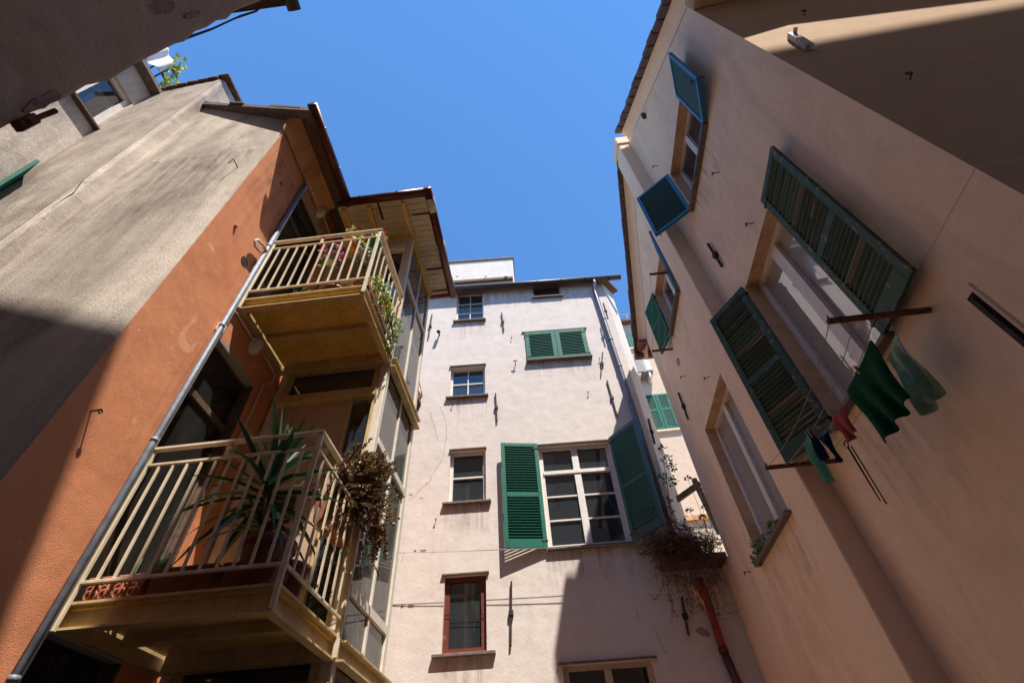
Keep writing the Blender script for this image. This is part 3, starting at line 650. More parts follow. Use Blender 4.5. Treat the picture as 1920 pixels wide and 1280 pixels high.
# stairwell seen through the openings, with dark frames
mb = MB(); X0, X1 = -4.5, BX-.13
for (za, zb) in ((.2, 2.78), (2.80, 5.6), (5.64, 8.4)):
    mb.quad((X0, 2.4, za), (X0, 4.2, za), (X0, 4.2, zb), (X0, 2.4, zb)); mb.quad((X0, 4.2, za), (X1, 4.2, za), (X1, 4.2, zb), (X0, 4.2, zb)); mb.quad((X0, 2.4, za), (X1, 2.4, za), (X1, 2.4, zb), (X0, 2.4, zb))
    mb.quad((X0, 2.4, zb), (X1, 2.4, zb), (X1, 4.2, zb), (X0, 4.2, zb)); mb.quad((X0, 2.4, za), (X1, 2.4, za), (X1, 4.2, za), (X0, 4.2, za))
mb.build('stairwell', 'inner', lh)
for o, nm in ((O1, 'top stair opening'), (O2, 'middle stair opening'), (O3, 'lowest stair opening')):
    u0, u1, v0, v1 = o; k = MB(); f = .045; n0, n1 = -.12, -.07
    for q in ((u0, u0+f, v0, v1), (u1-f, u1, v0, v1), (u0+f, u1-f, v1-f, v1), (u0+f, u1-f, v1-.62, v1-.62+.06)): k.box(B, *q, n0, n1)
    wdw = k.build('window', 'wood', lh); wdw['label'] = 'dark framed '+nm
    MB().box(B, u0+f*.5, u1-f*.5, v0, v1-f*.5, -.098, -.092).build('pane', 'stair_glass', wdw)
    MB().box(B, u0+.002, u1-.002, v1-.045, v1-.002, -.068, .004).build('lintel', 'cement', wdw); MB().box(B, u1-.03, u1-.002, v0, v1-.047, -.068, .003).build('jamb', 'wood', wdw)
k = MB(); u0, u1, v0, v1 = O3
for i in range(5): y = u0+.1+i*.13; k.beam(B.P(y, v0, -.04), B.P(y, v1-.06, -.04), .016, .016)
k.beam(B.P(u0, v1-.3, -.05), B.P(u1, v1-.3, -.05), .03, .016); k.build('grille', 'iron', lh)
drip(lh, B, AY+.05, 2.7, EVZ-.5, 2.6, 'drip_g'); drip(lh, B, 2.55, 2.72, 3.4+H, 2.2, 'drip_g'); drip(lh, A, -4.6, -3.0, 7.8, 3.5, 'drip_f')
# pipes, conduits, lamps on the terracotta face
UP = 2.715
k = MB(); k.tube([B.P(UP, 0, .045), B.P(UP, H+6.62, .045)], .024, 12)
for z in (1.2, 2.4, 3.9, 5.2, 6.6): k.tube([B.P(UP, z-.015, .045), B.P(UP, z+.015, .045)], .028, 12)
k.build('drain_pipe', 'gpipe', lh, smooth=True)
k = MB(); k.tube([B.P(UP+.045, 0, .03), B.P(UP+.045, H+6.68, .03)], .011, 8); k.build('conduit', 'conduit', lh, smooth=True)
def bpath(pts, n=.025): return [B.P(*B.hit(x, y), n) for x, y in pts]
k = MB(); u, v = B.hit(568, 350); k.box(B, u-.035, u+.035, v-.06, v+.03, .0, .05); k.build('junction_box', 'conduit', lh, bevel=.006)
k = MB(); k.tube(bpath([(568, 346), (571, 341), (576, 346), (585, 366), (597, 392)]), .008, 7); k.tube(bpath([(604, 406), (614, 436), (625, 465)]), .008, 7); k.build('conduit', 'conduit', lh, smooth=True)
k = MB(); u, v = B.hit(410, 616); k.box(B, u-.04, u+.03, v-.055, v+.055, .0, .05); k.build('junction_box', 'conduit', lh, bevel=.006)
k = MB(); k.tube(bpath([(413, 609), (428, 588), (434, 583), (441, 590), (455, 613), (470, 637)]), .009, 7)
k.tube(bpath([(490, 664), (505, 690), (511, 703), (507, 718), (490, 722), (478, 748), (440, 830), (402, 915)]), .009, 7); k.build('conduit', 'conduit', lh, smooth=True)
k = MB(); u, v = B.hit(397, 929); k.box(B, u-.045, u+.045, v-.06, v+.06, .0, .04); k.box(B, u-.025, u+.025, v-.03, v+.03, .04, .048); k.build('light_switch', 'conduit', lh, bevel=.005)
for x, y in ((602, 399), (481, 648)):
    u, v = B.hit(x, y, .04); k = MB(); pr = []
    for i in range(20):
        a = 2*math.pi*i/20; pr.append((.07*math.cos(a), .115*math.sin(a)))
    P = B.P; k.add([P(u+a, v+b, z) for z in (0, .05) for a, b in pr], [(i, (i+1) % 20, (i+1) % 20+20, i+20) for i in range(20)]+[tuple(range(20))[::-1], tuple(range(20, 40))])
    lp = k.build('bulkhead_lamp', 'conduit', lh, bevel=.004)
    k = MB(); k.ball((0, 0, 0), 1, seg=14, rings=8); k.v = [P(u+q.y*.056, v+q.z*.095, .05+max(0, q.x)*.06) for q in k.v]; k.build('lamp_glass', 'lampglass', lp, smooth=True)
k = MB(); u, v = B.hit(458, 490); k.tube([B.P(u, v, -.0), B.P(u, v, .006)], .055, 16); k.build('vent_hole', 'black', lh)
k = MB(); k.tube(bpath([(478, 474), (468, 462), (468, 452), (474, 451), (483, 460), (490, 472)], .06), .016, 8); k.build('hose_end', 'zinc', lh, smooth=True)
for x, y in ((444, 424), (529, 344)): 
    u, v = B.hit(x, y, .02); k = MB(); k.ball(B.P(u, v, .01), .02, 1, 1, 1.3, 7, 5); k.build('wall_plug', 'terracotta', lh)
hook(lh, B, 190, 768, .07, .014)
k = MB(); u, v = A.hit(441, 305, .06); k.tube([A.P(u, v, -.01), A.P(u, v, .1), A.P(u-.02, v-.1, .1)], .006, 6); k.build('hook', 'iron', lh)
# green shutter at the picture edge, folded back on the stepped wall
u, v = C.hit(64, 320); v -= .22; shutter(lh, C, u-.03, v-1.25, v, .36, 66, -1, 'bgreen', 'bgreen', midrail=.5, ns=(12, 12), base=.02, label='green shutter on the stepped upper wall')

# ------------------------------------------------------------------ laundry, vine on the terrace
k = MB(); u, v = C.hit(287, 113); P = C.P
def cloth(k, fn, nu=10, nv=10):
    b = len(k.v)
    for i in range(nu+1):
        for j in range(nv+1): k.v.append(V3(fn(i/nu, j/nv)))
    for i in range(nu):
        for j in range(nv):
            a = b+i*(nv+1)+j; k.f.append((a, a+1, a+nv+2, a+nv+1))
def solid(o, t=.006, sub=1):
    md = o.modifiers.new('thickness', 'SOLIDIFY'); md.thickness = t
    if sub: md = o.modifiers.new('smooth', 'SUBSURF'); md.levels = md.render_levels = sub
    for p in o.data.polygons: p.use_smooth = True
    return o
y_ = PIERY-.32
cloth(k, lambda a, b: (PX0+.03+.03*math.sin(a*9+b*2), y_-.18+a*.30, zs+1.06-b*(.62+.1*math.sin(a*5))))
tag(solid(k.build('hanging_laundry', 'laundry', loc=(PX0, y_, zs+1))), 'white laundry hung over the rusty terrace railing at the top left', 'laundry')
vine = thing('terrace_vine', 'small yellow green vine climbing the terrace railing beside the laundry', 'plant', (PX0, PIERY-.1, zs+.1))
k = MB(); vy = PIERY-.08; k.tube([(PX0+.02, vy, zs+.1), (PX0+.06, vy+.02, zs+.5), (PX0+.04, vy-.05, zs+.9), (PX0+.1, vy-.12, zs+1.15)], .007, 5); k.build('stem', 'wood', vine)
k = MB()
for p in ((.06, 0, .45), (.08, .05, .62), (.05, -.05, .85), (.1, -.1, 1.05), (.1, -.15, 1.18), (.1, .04, .35)): k.blob((PX0+p[0], vy+p[1], zs+p[2]), .09, 22, .07, .06)
k.build('foliage', 'yleaf', vine)

# ================================================================== DARK HOUSE at the near left
DX, DY = -1.8, .432
dh = thing('dark_house', 'near house corner in brown flaking render at the top left', 'house', (DX, DY, 0))
mb = MB(); n = 40; DT = H+4.85
edge = []
for i in range(n+1):
    z = DT*i/n; edge.append((DX+rnd.uniform(-.008, .008), DY+rnd.uniform(-.012, .012)+.007*math.sin(z*1.7), z))
for p, q in zip(edge, edge[1:]):
    p, q = V3(p), V3(q); ins = V3((-.015, .015, 0))
    prev = [V3((p.x, -7, p.z)), V3((q.x, -7, q.z))]
    mb.quad(prev[0], p, q, prev[1]); mb.quad(p, p+ins, q+ins, q); mb.quad(p+ins, V3((-9, DY+.03, p.z)), V3((-9, DY+.03, q.z)), q+ins)
dw = mb.build('wall', 'dark', dh)
def patch(parent, pl, px, py, ru, rv, mat, n=0, off=.006, nm='exposed_brick'):
    u, v = pl.hit(px, py); k = MB(); m_ = 34; pts = []; ph = rnd.uniform(0, 6)
    for i in range(m_):
        a = 2*math.pi*i/m_; r_ = 1+.35*rnd.uniform(-1, 1); r_ = 1+.22*math.sin(2*a+ph)+.10*math.sin(5*a+ph*2)+rnd.uniform(-.07, .07); pts.append((u+ru*r_*math.cos(a), v+rv*r_*math.sin(a)))
    k.add([pl.P(a, b, off) for a, b in pts]+[pl.P(a, b, -.03) for a, b in pts], [tuple(range(m_))]+[(i, i+m_, (i+1) % m_+m_, (i+1) % m_) for i in range(m_)]); return k.build(nm, mat, parent)
DKP = PL((DX, 0, 0), (0, 1, 0))
patch(dh, DKP, 80, 190, .022, .09, 'brick'); patch(dh, DKP, 300, 14, .035, .14, 'brick'); patch(dh, DKP, 360, 28, .02, .085, 'brick')
mb = MB(); mb.wbox(-9, DX+.09, -7, DY+.07, DT, DT+.07); mb.wbox(-9, DX+.12, -7, DY+.09, DT+.07, DT+.12); mb.build('roof', 'wood', dh)
mb = MB(); mb.tube([(DX+.16, -7, DT+.10), (DX+.16, DY+.13, DT+.10)], .055, 12); mb.tube([(DX+.16, DY-.02, DT+.10), (DX+.16, DY+.02, DT+.10)], .062, 12); mb.build('gutter', 'dgutter', dh, smooth=True)
def yp(px, py, y): d = ray(px, py); return EYE + d*(y/d.y)
k = MB(); k.tube([yp(485, 19, .50), yp(450, 30, .497), yp(400, 53, .494), yp(345, 72, .487), yp(280, 104, .477)], .005, 6); k.tube([yp(482, 22, .50), yp(440, 36, .494), yp(395, 57, .490), yp(345, 75, .480)], .004, 6); k.build('cable', 'dcord', dh)
k = MB(); a = yp(58, 226, DY+.03); b = yp(106, 207, DY+.03); k.tube([a, b], .011, 10); k.beam(yp(30, 239, DY+.01), yp(66, 221, DY+.01), .03, .035); k.beam(yp(50, 230, DY-.02), yp(46, 234, DY+.04), .03, .03); k.build('iron_pintle', 'rust', dh, bevel=.004)

# ================================================================== LIFT TOWER
lt = thing('lift_tower', 'cream metal and glass lift tower in the courtyard corner', 'lift tower', (SX, FY, 0))
TZ = H+6.80; TB = 5.0; FL1, FL2 = H+1.20, H+4.10
k = MB(); pw = .085
for x, y in ((SX-pw, FY), (BX+.03, FY), (SX-pw, TB-pw), (BX+.03, TB-pw)): k.wbox(x, x+pw, y, y+pw, 0, TZ)
k.build('corner_post', 'frame_c', lt, bevel=.006)
zl_ = [TS.hit(772, 548)[1], TS.hit(726, 858)[1], TS.hit(685, 1135)[1]]
trs = sorted({*zl_})
k = MB(); ym = (FY+TB)/2+.02
k.box(TS, ym-.022, ym+.022, 0, TZ, -.05, -.005)
for z in trs+[FL1-.02, FL2-.02, .9]: k.box(TS, FY+pw, TB-pw, z-.04, z+.04, -.055, .004)
k.build('side_mullions', 'frame_c', lt, bevel=.004)
k = MB(); k.box(TS, FY+pw*.6, TB-pw*.6, 0, TZ-.02, -.032, -.022); k.build('side_glass', 'lift_glass', lt)
k = MB(); k.wbox(BX+.08, SX-.04, TB-.05, TB-.04, 0, TZ-.02); k.build('rear_glass', 'lift_glass', lt)
k = MB()
for z in trs+[FL1-.02, FL2-.02]: k.wbox(BX+.1, SX-pw, TB-.075, TB-.02, z-.04, z+.04)
k.wbox((BX+SX)/2-.02, (BX+SX)/2+.02, TB-.07, TB-.025, 0, TZ); k.build('rear_mullions', 'frame_c', lt)
# lift guide rails and cabin inside
for yy in (4.12, 4.62): MB().wbox(SX-.13, SX-.09, yy, yy+.06, 0, TZ-.1).build('guide_post', 'frame_c', lt)
k = MB(); k.wbox(BX+.25, BX+.31, 4.35, 4.41, 0, TZ-.1); k.wbox(SX-.32, SX-.26, 4.35, 4.41, 0, TZ-.1); k.tube([(-2.3, 4.2, 0), (-2.3, 4.2, TZ-.1)], .012, 6); k.tube([(-2.2, 4.2, 0), (-2.2, 4.2, TZ-.1)], .012, 6); k.build('guide_rail', 'zinc', lt)
# front: doors, transom lights, louvre at the top
zt0 = TF.hit(617, 671)[1]; zt1 = TF.hit(591, 749)[1]
dtop, dled = zt0-FL1, zt1-FL1
x0, x1 = BX+.03+pw, SX-pw
for zf, last in ((-.10, 0), (FL1, 0), (FL2, 1)):
    tp = zf+2.86 if not last else TZ; k = MB()
    ztr = zf+dled; ztt = min(zf+dtop, tp-.1)
    xg = x1-.24                                          # narrow glazed strip right of the door
    k.box(TF, x0, xg-.03, zf+.02, ztr-.04, -.05, -.02); dr = k.build('door', 'door', lt); dr['label'] = 'beige lift door panel'
    k = MB(); k.box(TF, x0+.22, xg-.12, zf+1.62, zf+1.68, -.02, .03); k.build('door_bar', 'frame_c', dr, bevel=.004)
    k = MB(); k.box(TF, x0+.30, x0+.52, zf+.95, zf+1.25, -.02, -.012); k.build('call_panel', 'dcord', dr)
    k = MB(); k.box(TF, xg, x1-.03, zf+.1, ztr-.1, -.05, -.04); k.build('side_light', 'glass', lt)
    k = MB(); k.box(TF, xg-.03, xg, zf, ztr, -.05, .005); k.box(TF, x1-.03, x1, zf, ztr, -.05, .004); k.box(TF, x0, x1, ztr-.05, ztr+.06, -.05, .05); k.box(TF, x0, x1, ztt, tp-.002, -.05, .006)
    k.box(TF, x0, x0+.07, ztr+.06, ztt, -.05, .005); k.box(TF, x1-.07, x1, ztr+.06, ztt, -.05, .005); k.build('door_frame', 'beam' if not last else 'frame_c', lt, bevel=.004)
    if not last: k = MB(); k.box(TF, x0+.07, x1-.07, ztr+.06, ztt, -.04, -.03); k.build('transom_light', 'glass', lt)
    else:
        k = MB(); n = 16
        for i in range(n):
            z = ztr+.07+(ztt-ztr-.1)*i/n; h = (ztt-ztr-.1)/n; P = TF.P
            k.hexa([P(x0+.07, z, .0), P(x1-.07, z, .0), P(x1-.07, z+.006, .0), P(x0+.07, z+.006, .0), P(x0+.07, z+h*.8, -.045), P(x1-.07, z+h*.8, -.045), P(x1-.07, z+h*.8+.006, -.045), P(x0+.07, z+h*.8+.006, -.045)])
        k.build('vent_louvre', 'frame_c', lt)
        k = MB(); k.box(TF, x0, x1, ztr, tp, -.12, -.10); k.build('vent_backing', 'black', lt)
# roof: boarded soffit, beams, brown gutters all round
RX, RY0, RY1 = -1.30, 3.20, 5.04; RXL = -2.62
k = MB()
nb = 20
for i in range(nb): y = RY0+(RY1-RY0)*i/nb; k.wbox(RXL, RX, y+.002, y+(RY1-RY0)/nb-.002, TZ, TZ+.03)
k.build('soffit_boards', 'soffit', lt, bevel=.004)
k = MB(); k.wbox(RXL, RX+.03, RY0-.03, RY1+.02, TZ+.031, TZ+.12); k.build('roof', 'gutter', lt)
k = MB()
for x in (-2.55, -2.18, SX-.04): k.wbox(x, x+.06, RY0+.03, FY, TZ-.06, TZ-.001)
k.wbox(RXL, SX, FY-.03, FY+.03, TZ-.08, TZ-.002); k.wbox(SX-.04, SX+.02, FY, RY1-.04, TZ-.08, TZ-.002); k.build('roof_beam', 'ochre', lt, bevel=.004)
k = MB(); zg = TZ+.05; g_ = .062
k.tube([(RXL+.1, RY0-.05, zg-.01), (RX+.06, RY0-.05, zg)], g_, 12); k.build('front_gutter', 'gutter', lt, smooth=True)
k = MB(); k.tube([(RX+.06, RY0-.11, zg), (RX+.06, RY1+.05, zg-.02)], g_, 12)
k.build('side_gutter', 'gutter', lt, smooth=True)
k = MB(); k.tube([(RX+.06, RY1, zg-.01), (-1.85, RY1, zg-.01)], g_, 12); k.build('rear_gutter', 'gutter', lt, smooth=True)
for y in (3.35, 4.1, 4.75):
    k = MB(); k.tube([(RX+.06, y-.10, zg), (RX+.06, y+.12, zg)], g_+.006, 12); k.build('gutter_patch', 'zinc', lt, smooth=True)
for y in (3.45, 4.45, 4.9):
    k = MB(); k.wbox(RX-.26, RX+.02, y, y+.025, TZ-.012, TZ-.003); k.build('gutter_strap', 'iron', lt)
k = MB(); k.wbox(-2.02, -1.99, RY0, RY0+.28, TZ-.012, TZ-.003); k.build('gutter_strap', 'iron', lt)
for x in (-2.25, -1.7):
    k = MB(); k.tube([(x-.015, RY0-.05, zg), (x+.015, RY0-.05, zg)], g_+.006, 12); k.build('gutter_clip', 'gutter', lt)
# floor beams running along the side at each landing
for z in (FL1, FL2):
    k = MB(); k.wbox(SX-.01, SX+.07, FY-.0, TB+.02, z-.15, z-.135); k.wbox(SX-.01, SX+.07, FY, TB+.02, z-.03, z-.015); k.wbox(SX+.005, SX+.02, FY, TB+.02, z-.135, z-.03); k.build('landing_beam', 'beam', lt)
# red brown rainwater pipe on the far side of the tower
k = MB(); p = [W.P(*W.hit(x, y, .12), .12) for x, y in ((782, 712), (788, 742), (779, 757), (771, 775), (764, 810))]; k.tube(p, .05, 10); k.tube([p[-1], V3((p[-1].x-.02, p[-1].y, 0))], .05, 10); k.build('rainwater_pipe', 'gutter', lt, smooth=True)

# ================================================================== BALCONIES
def balcony(zf, label, nbal=(11, 7), slab='beam'):
    t = thing('steel_balcony', label, 'balcony', (BX, 2.80, zf), 'steel balconies between stair and lift')
    x0, x1, y0, y1 = BX+.0, SX+.02, 2.80, FY-.012
    h = .15
    k = MB(); k.wbox(x0+.03, x1-.03, y0+.03, y1-.03, zf-.03, zf-.012); k.build('floor_plate', 'ochre', t)
    k = MB()                                            # channel beams: web and two flanges
    for a, b in ((zf-h, zf-h+.014), (zf-.012, zf+.004)):
        k.wbox(x0, x1, y0, y0+.07, a, b)
    k.wbox(x0, x1-.05, y0+.05, y0+.062, zf-h+.014, zf-.012); k.build('front_beam', slab, t)
    k = MB()
    for a, b in ((zf-h, zf-h+.014), (zf-.012, zf+.004)): k.wbox(x1-.07, x1, y0+.071, y1, a, b)
    k.wbox(x1-.062, x1-.05, y0+.05, y1, zf-h+.014, zf-.012); k.build('side_beam', slab, t)
    k = MB(); k.wbox(x0, x0+.06, y0+.071, y1, zf-h, zf-h+.014); k.wbox(x0+.005, x0+.02, y0+.071, y1, zf-h+.014, zf-.012); k.build('wall_beam', slab, t)
    k = MB(); k.wbox(x0+.07, x1-.08, (y0+y1)/2-.03, (y0+y1)/2+.03, zf-.10, zf-.032); k.build('cross_beam', slab, t)
    k = MB(); k.wbox(x0+.07, x1-.08, y1-.07, y1, zf-h, zf-.032); k.build('rear_beam', slab, t)
    s = 'steel'; yr = y0-.012; xr = x1+.012; zt = zf+1.06
    for x, y, b in ((x0+.03, yr, -.16), (xr-.01, yr, -.14), (xr-.01, y1-.03, -.14)):
        k = MB(); k.wbox(x-.018, x+.018, y-.012, y+.012, zf+b, zt-.012); k.build('post', s, t, bevel=.003)
    xm = x0+.62; k = MB(); k.wbox(xm-.015, xm+.015, yr-.01, yr+.01, zt-.14, zt-.012); k.build('post', s, t)
    for z, hh, ww, nm in ((zt, .012, .024, 'handrail'), (zt-.135, .011, .011, 'upper_rail'), (zf+.105, .011, .011, 'lower_rail')):
        k = MB(); k.wbox(x0+.01, xr+.014, yr-ww, yr+ww*.8, z-hh, z+hh); k.build(nm, s, t, bevel=.003)
        k = MB(); k.wbox(xr-.01-ww*.8, xr-.01+ww, yr+ww*.81, y1, z-hh, z+hh); k.build(nm, s, t, bevel=.003)
    for i in range(nbal[0]):
        x = x0+.03+(xr-x0-.04)*(i+1)/(nbal[0]+1); k = MB(); k.wbox(x-.009, x+.009, yr-.006, yr+.006, zf+.116, zt-.146); k.build('baluster', s, t)
    for i in range(nbal[1]):
        y = yr+(y1-.03-yr)*(i+1)/(nbal[1]+1); k = MB(); k.wbox(xr-.016, xr-.004, y-.009, y+.009, zf+.116, zt-.146); k.build('baluster', s, t)
    return t
bal1 = balcony(FL1, 'lower cream steel balcony holding the big yucca and terracotta planters')
bal2 = balcony(FL2+.02, 'upper cream steel balcony crowded with flower pots')

SV = V3((-.684, 1, -2.4))                              # travel of the sunlight
def pz(px, py, z): d = ray(px, py); return EYE + d*((z-H)/d.z)
def pxx(px, py, x): d = ray(px, py); return EYE + d*(x/d.x)

# ================================================================== houses behind the viewer (out of frame; they shade the courtyard and show in the panes)
P0 = B.P(*B.hit(235, 622)); Pb = B.P(*B.hit(0, 1203)); Pa = A.P(*A.hit(235, 622)); P1 = A.P(*A.hit(0, 572)); a = P1-Pa; vdir = a + SV*(a.z/2.4); vdir.normalize()
Pc = P0 - SV*(P0.y+2.0); Pd = Pb - SV*(Pb.y+2.0); Pd = Pc + (Pd-Pc)*(Pc.z/(Pc.z-Pd.z))
k = MB(); far = Pc + vdir*11; b0 = V3((Pd.x, Pc.y, 0)); b1 = V3((far.x, far.y, 0)); q = V3((0, -7, 0))
k.hexa([b1, b0, b0+q, b1+q, far, Pc, Pc+q, far+q])
hb = thing('house_behind', 'plain plastered house opposite the white one, behind the viewer', 'house', b0)
k.build('wall', 'ochrewall', hb)
qx = PL(Pc.copy()*1, -vdir, None); qx.o.z = 0
if qx.n.y < 0: qx.n = -qx.n
for i in range(4):
    for j in range(4):
        rc = (-2.0-i*2.4, -1.2-i*2.4, 2.4+j*2.9, 3.8+j*2.9)
        k = MB(); k.box(qx, rc[0], rc[1], rc[2], rc[3], .002, .03); w_ = k.build('window', 'wframe', hb); MB().box(qx, rc[0]+.08, rc[1]-.08, rc[2]+.08, rc[3]-.08, .031, .036).build('pane', 'glass', w_)
Q1 = BR.P(*BR.hit(1430, 96)); Q2 = BR.P(*BR.hit(1920, 8)); R1 = Q1 - SV*(Q1.y+3.0); R2 = Q2 - SV*(Q2.y+3.0); e = (R2-R1).normalized()
c0 = R1 - e*.6; c1 = R1 + e*9; q = V3((0, -6, 0))
k = MB(); k.hexa([V3((c0.x, c0.y, 0)), V3((c1.x, c1.y, 0)), V3((c1.x, c1.y-6, 0)), V3((c0.x, c0.y-6, 0)), c0, c1, c1+q, c0+q])
hb2 = thing('tall_house_behind', 'tall ochre house right behind the viewer', 'house', (c0.x, c0.y, 0)); k.build('wall', 'ochrewall', hb2)
k = MB(); k.wbox(1.66, c0.x-.01, -8.9, -3.0, 0, 17.85); k.build('side_wing', 'ochrewall', hb2)
k = MB(); k.hexa([c0+V3((0, .0, .0)), c1, c1+q, c0+q, *(p+V3((0, -3, .6)) for p in (c0, c1)), *(p+V3((0, 3, .6)) for p in (c1+q, c0+q))]); k.build('roof', 'tile', hb2)

# ================================================================== far house in the gap
FH = PL((0, 13.5, 0), (1, 0, 0)); fu0 = FH.hit(1150, 700)[0]-.6; fu1 = FH.hit(1345, 900)[0]+2; fv = FH.hit(1175, 609)[1]
fh = thing('far_house', 'cream house seen through the narrow gap beside the gable', 'house', (fu0, 13.5, 0))
rs = FH.rect([(1222, 808), (1273, 805), (1253, 738), (1206, 743)]); rs2 = FH.rect([(1176, 655), (1196, 652), (1190, 624), (1170, 628)])
k = MB(); k.box(FH, fu0, fu1, 0, fv, -4, 0); k.build('wall', 'cream', fh)
k = MB(); k.box(FH, fu0-.2, fu1, fv, fv+.12, -4, .25); k.build('roof', 'tile', fh)
k = MB()
for z in (.45, .7): k.box(FH, fu0, fu1, fv+z, fv+z+.03, -.1, -.07)
for i in range(10): u = fu0+i*.45; k.box(FH, u, u+.03, fv+.12, fv+.7, -.1, -.07)
k.build('roof_railing', 'dkpanel', fh)
for rc in (rs, rs2):
    cg = (rc[0]+rc[1])/2; wd_ = (rc[1]-rc[0])/2
    MB().box(FH, rc[0]-.03, rc[1]+.03, rc[2]-.07, rc[2]-.01, 0, .09).build('sill', 'pier', fh)
    for s_, uh in ((1, rc[0]), (-1, rc[1])): shutter(fh, FH, uh, rc[2], rc[3], wd_-.005, 0, s_, 'bgreen', 'bgreen', midrail=.55, ns=(10, 8), fw=.09, base=.03)
k = MB(); lb = FH.hit(1300, 968)[1]; k.box(FH, fu0, fu1, lb-.14, lb, 0, .10); k.build('string_course', 'cove', fh)
ac = thing('air_conditioner', 'grey outdoor air conditioner unit on the far cream wall', 'air conditioner', (fu0, 13.5, 8))
ra = FH.off(.4).rect([(1190, 699), (1223, 696), (1216, 664), (1184, 666)]); k = MB(); k.box(FH, ra[0], ra[1], ra[2], ra[3], .08, .42)
ab = k.build('body', 'acgrey', ac, bevel=.015)
k = MB()
for i in range(9): z = ra[2]+.06+(ra[3]-ra[2]-.12)*i/8; k.box(FH, ra[0]+.03, ra[1]-.28, z-.008, z+.008, .42, .43)
k.build('grille', 'zinc', ab); MB().box(FH, ra[1]-.22, ra[1]-.03, ra[2]+.05, ra[3]-.03, .42, .432).build('side_panel', 'acwhite', ab)
for q_ in ((ra[1]-.18, ra[1]-.12, ra[2]-.25), (ra[0]+.1, ra[0]+.16, ra[2]-.1)): MB().box(FH, q_[0], q_[1], q_[2], ra[2], .02, .4).build('wall_bracket', 'acwhite', ac)

# ================================================================== corner by the gap: trough, dry plants, shrub, bird, brace, red pipe
ut = W.hit(1243, 1060, .2)[0]
tr = thing('planter_trough', 'dark trough on the ledge between white wall and gable house', 'planter', W.P(ut, VL, .1))
k = MB(); tv = VL-.03
k.box(W, ut, 2.615, tv, tv+.04, 0, .36); k.box(W, ut, 2.615, tv+.04, tv+.10, .33, .36); k.box(W, ut, ut+.03, tv+.04, tv+.10, 0, .33); k.build('box', 'wood', tr)
k = MB(); k.box(W, ut+.03, 2.57, tv+.041, tv+.09, .0, .33); k.build('earth', 'soil', tr)
dp_ = thing('dried_plants', 'tangle of dried brown stalks and seed heads in the corner trough', 'dried plants', W.P(ut+.4, tv+.2, .2))
k = MB(); hd = MB()
def seedhead(c, r=.05, n=16):
    for _ in range(n):
        d = V3((rnd.gauss(0, 1), rnd.gauss(0, 1), abs(rnd.gauss(.4, .6)))).normalized(); hd.leaf(V3(c)+d*r*.4, d, r, r*.45)
for i in range(420):
    u = rnd.uniform(ut+.0, 2.5); p = W.P(u, tv+.2, rnd.uniform(.05, .36)); d = V3((rnd.gauss(-.25, .7), rnd.gauss(-.4, .5), abs(rnd.gauss(.45, .5)))).normalized(); L = rnd.uniform(.18, .62)
    m1 = p + d*L*.5 + V3((rnd.gauss(0, .04), rnd.gauss(0, .04), .05)); e_ = p + d*L + V3((rnd.gauss(-.04, .08), rnd.gauss(0, .08), rnd.uniform(-.22, .05)))
    if W.u.dot(e_) > 2.58: e_ -= W.u*.3
    k.tube([p, m1, e_], .0045, 4, r2=.002)
    for _ in range(3): q = m1.lerp(e_, rnd.random()); hd.leaf(q, V3((rnd.gauss(0, 1), rnd.gauss(0, 1), rnd.gauss(0, 1))), .05, .016)
    if rnd.random() < .4: seedhead(e_, rnd.uniform(.02, .045), 10)
for i in range(70):                                     # hanging runners
    u = rnd.uniform(ut-.1, ut+.75); p = W.P(u, tv+.1, .38); z = rnd.uniform(.25, .95); q1 = p + V3((rnd.gauss(0, .05), -.05, -z*.4)); q2 = p + V3((rnd.gauss(-.05, .1), .02, -z)); q3 = q2 + V3((rnd.gauss(.08, .1), .05, rnd.uniform(-.03, .12)))
    k.tube([p, q1, q2, q3], .0035, 4)
    for _ in range(5): q = q1.lerp(q2, rnd.random()); hd.leaf(q, V3((rnd.gauss(0, 1), rnd.gauss(0, 1), rnd.gauss(0, 1))), .05, .018)
    if rnd.random() < .35: seedhead(q2, .035, 10)
for x, y, n in ((1290, 898, .2), (1316, 921, .15), (1293, 958, .2), (1322, 952, .1), (1210, 955, .3), (1230, 956, .3), (1318, 970, .2), (1402, 1103, .3)):
    c = W.P(*W.hit(x, y, n), n); b_ = W.P(min(2.5, max(ut+.1, c.dot(W.u)+rnd.uniform(-.05, .25))), tv+.15, .2); k.tube([b_, b_.lerp(c, .5)+V3((rnd.gauss(0, .03), 0, .05)), c], .004, 4); seedhead(c, .06, 24)
for i in range(1500):
    u = rnd.gauss((ut+2.5)/2, .33)
    if not ut-.15 < u < 2.5: continue
    hd.leaf(W.P(u, tv+rnd.gauss(.16, .13), abs(rnd.gauss(.26, .12))), V3((rnd.gauss(0, 1), rnd.gauss(-.2, 1), rnd.gauss(0, 1))), rnd.uniform(.05, .13), rnd.uniform(.006, .016))
k.build('stalks', 'dry', dp_); hd.build('seed_heads', 'dryseed', dp_)
k = MB(); k.blob(W.P(ut+.15, tv+.3, .2), .3, 160, .07, .02, (1.2, .7, 1)); k.blob(W.P(2.45, tv+.25, .2), .22, 90, .09, .018); k.build('foliage', 'dleaf', dp_)
sb_ = thing('leafy_shrub', 'green leafy sapling reaching up beside the half open teal shutter', 'shrub', W.P(ut+.25, tv+.2, .1))
k = MB(); sp = [W.P(*W.hit(x, y, .18), .18) for x, y in ((1262, 1000), (1256, 950), (1250, 900), (1243, 860), (1238, 838))]; k.tube(sp, .009, 5, r2=.003); k.build('stem', 'wood', sb_)
k = MB()
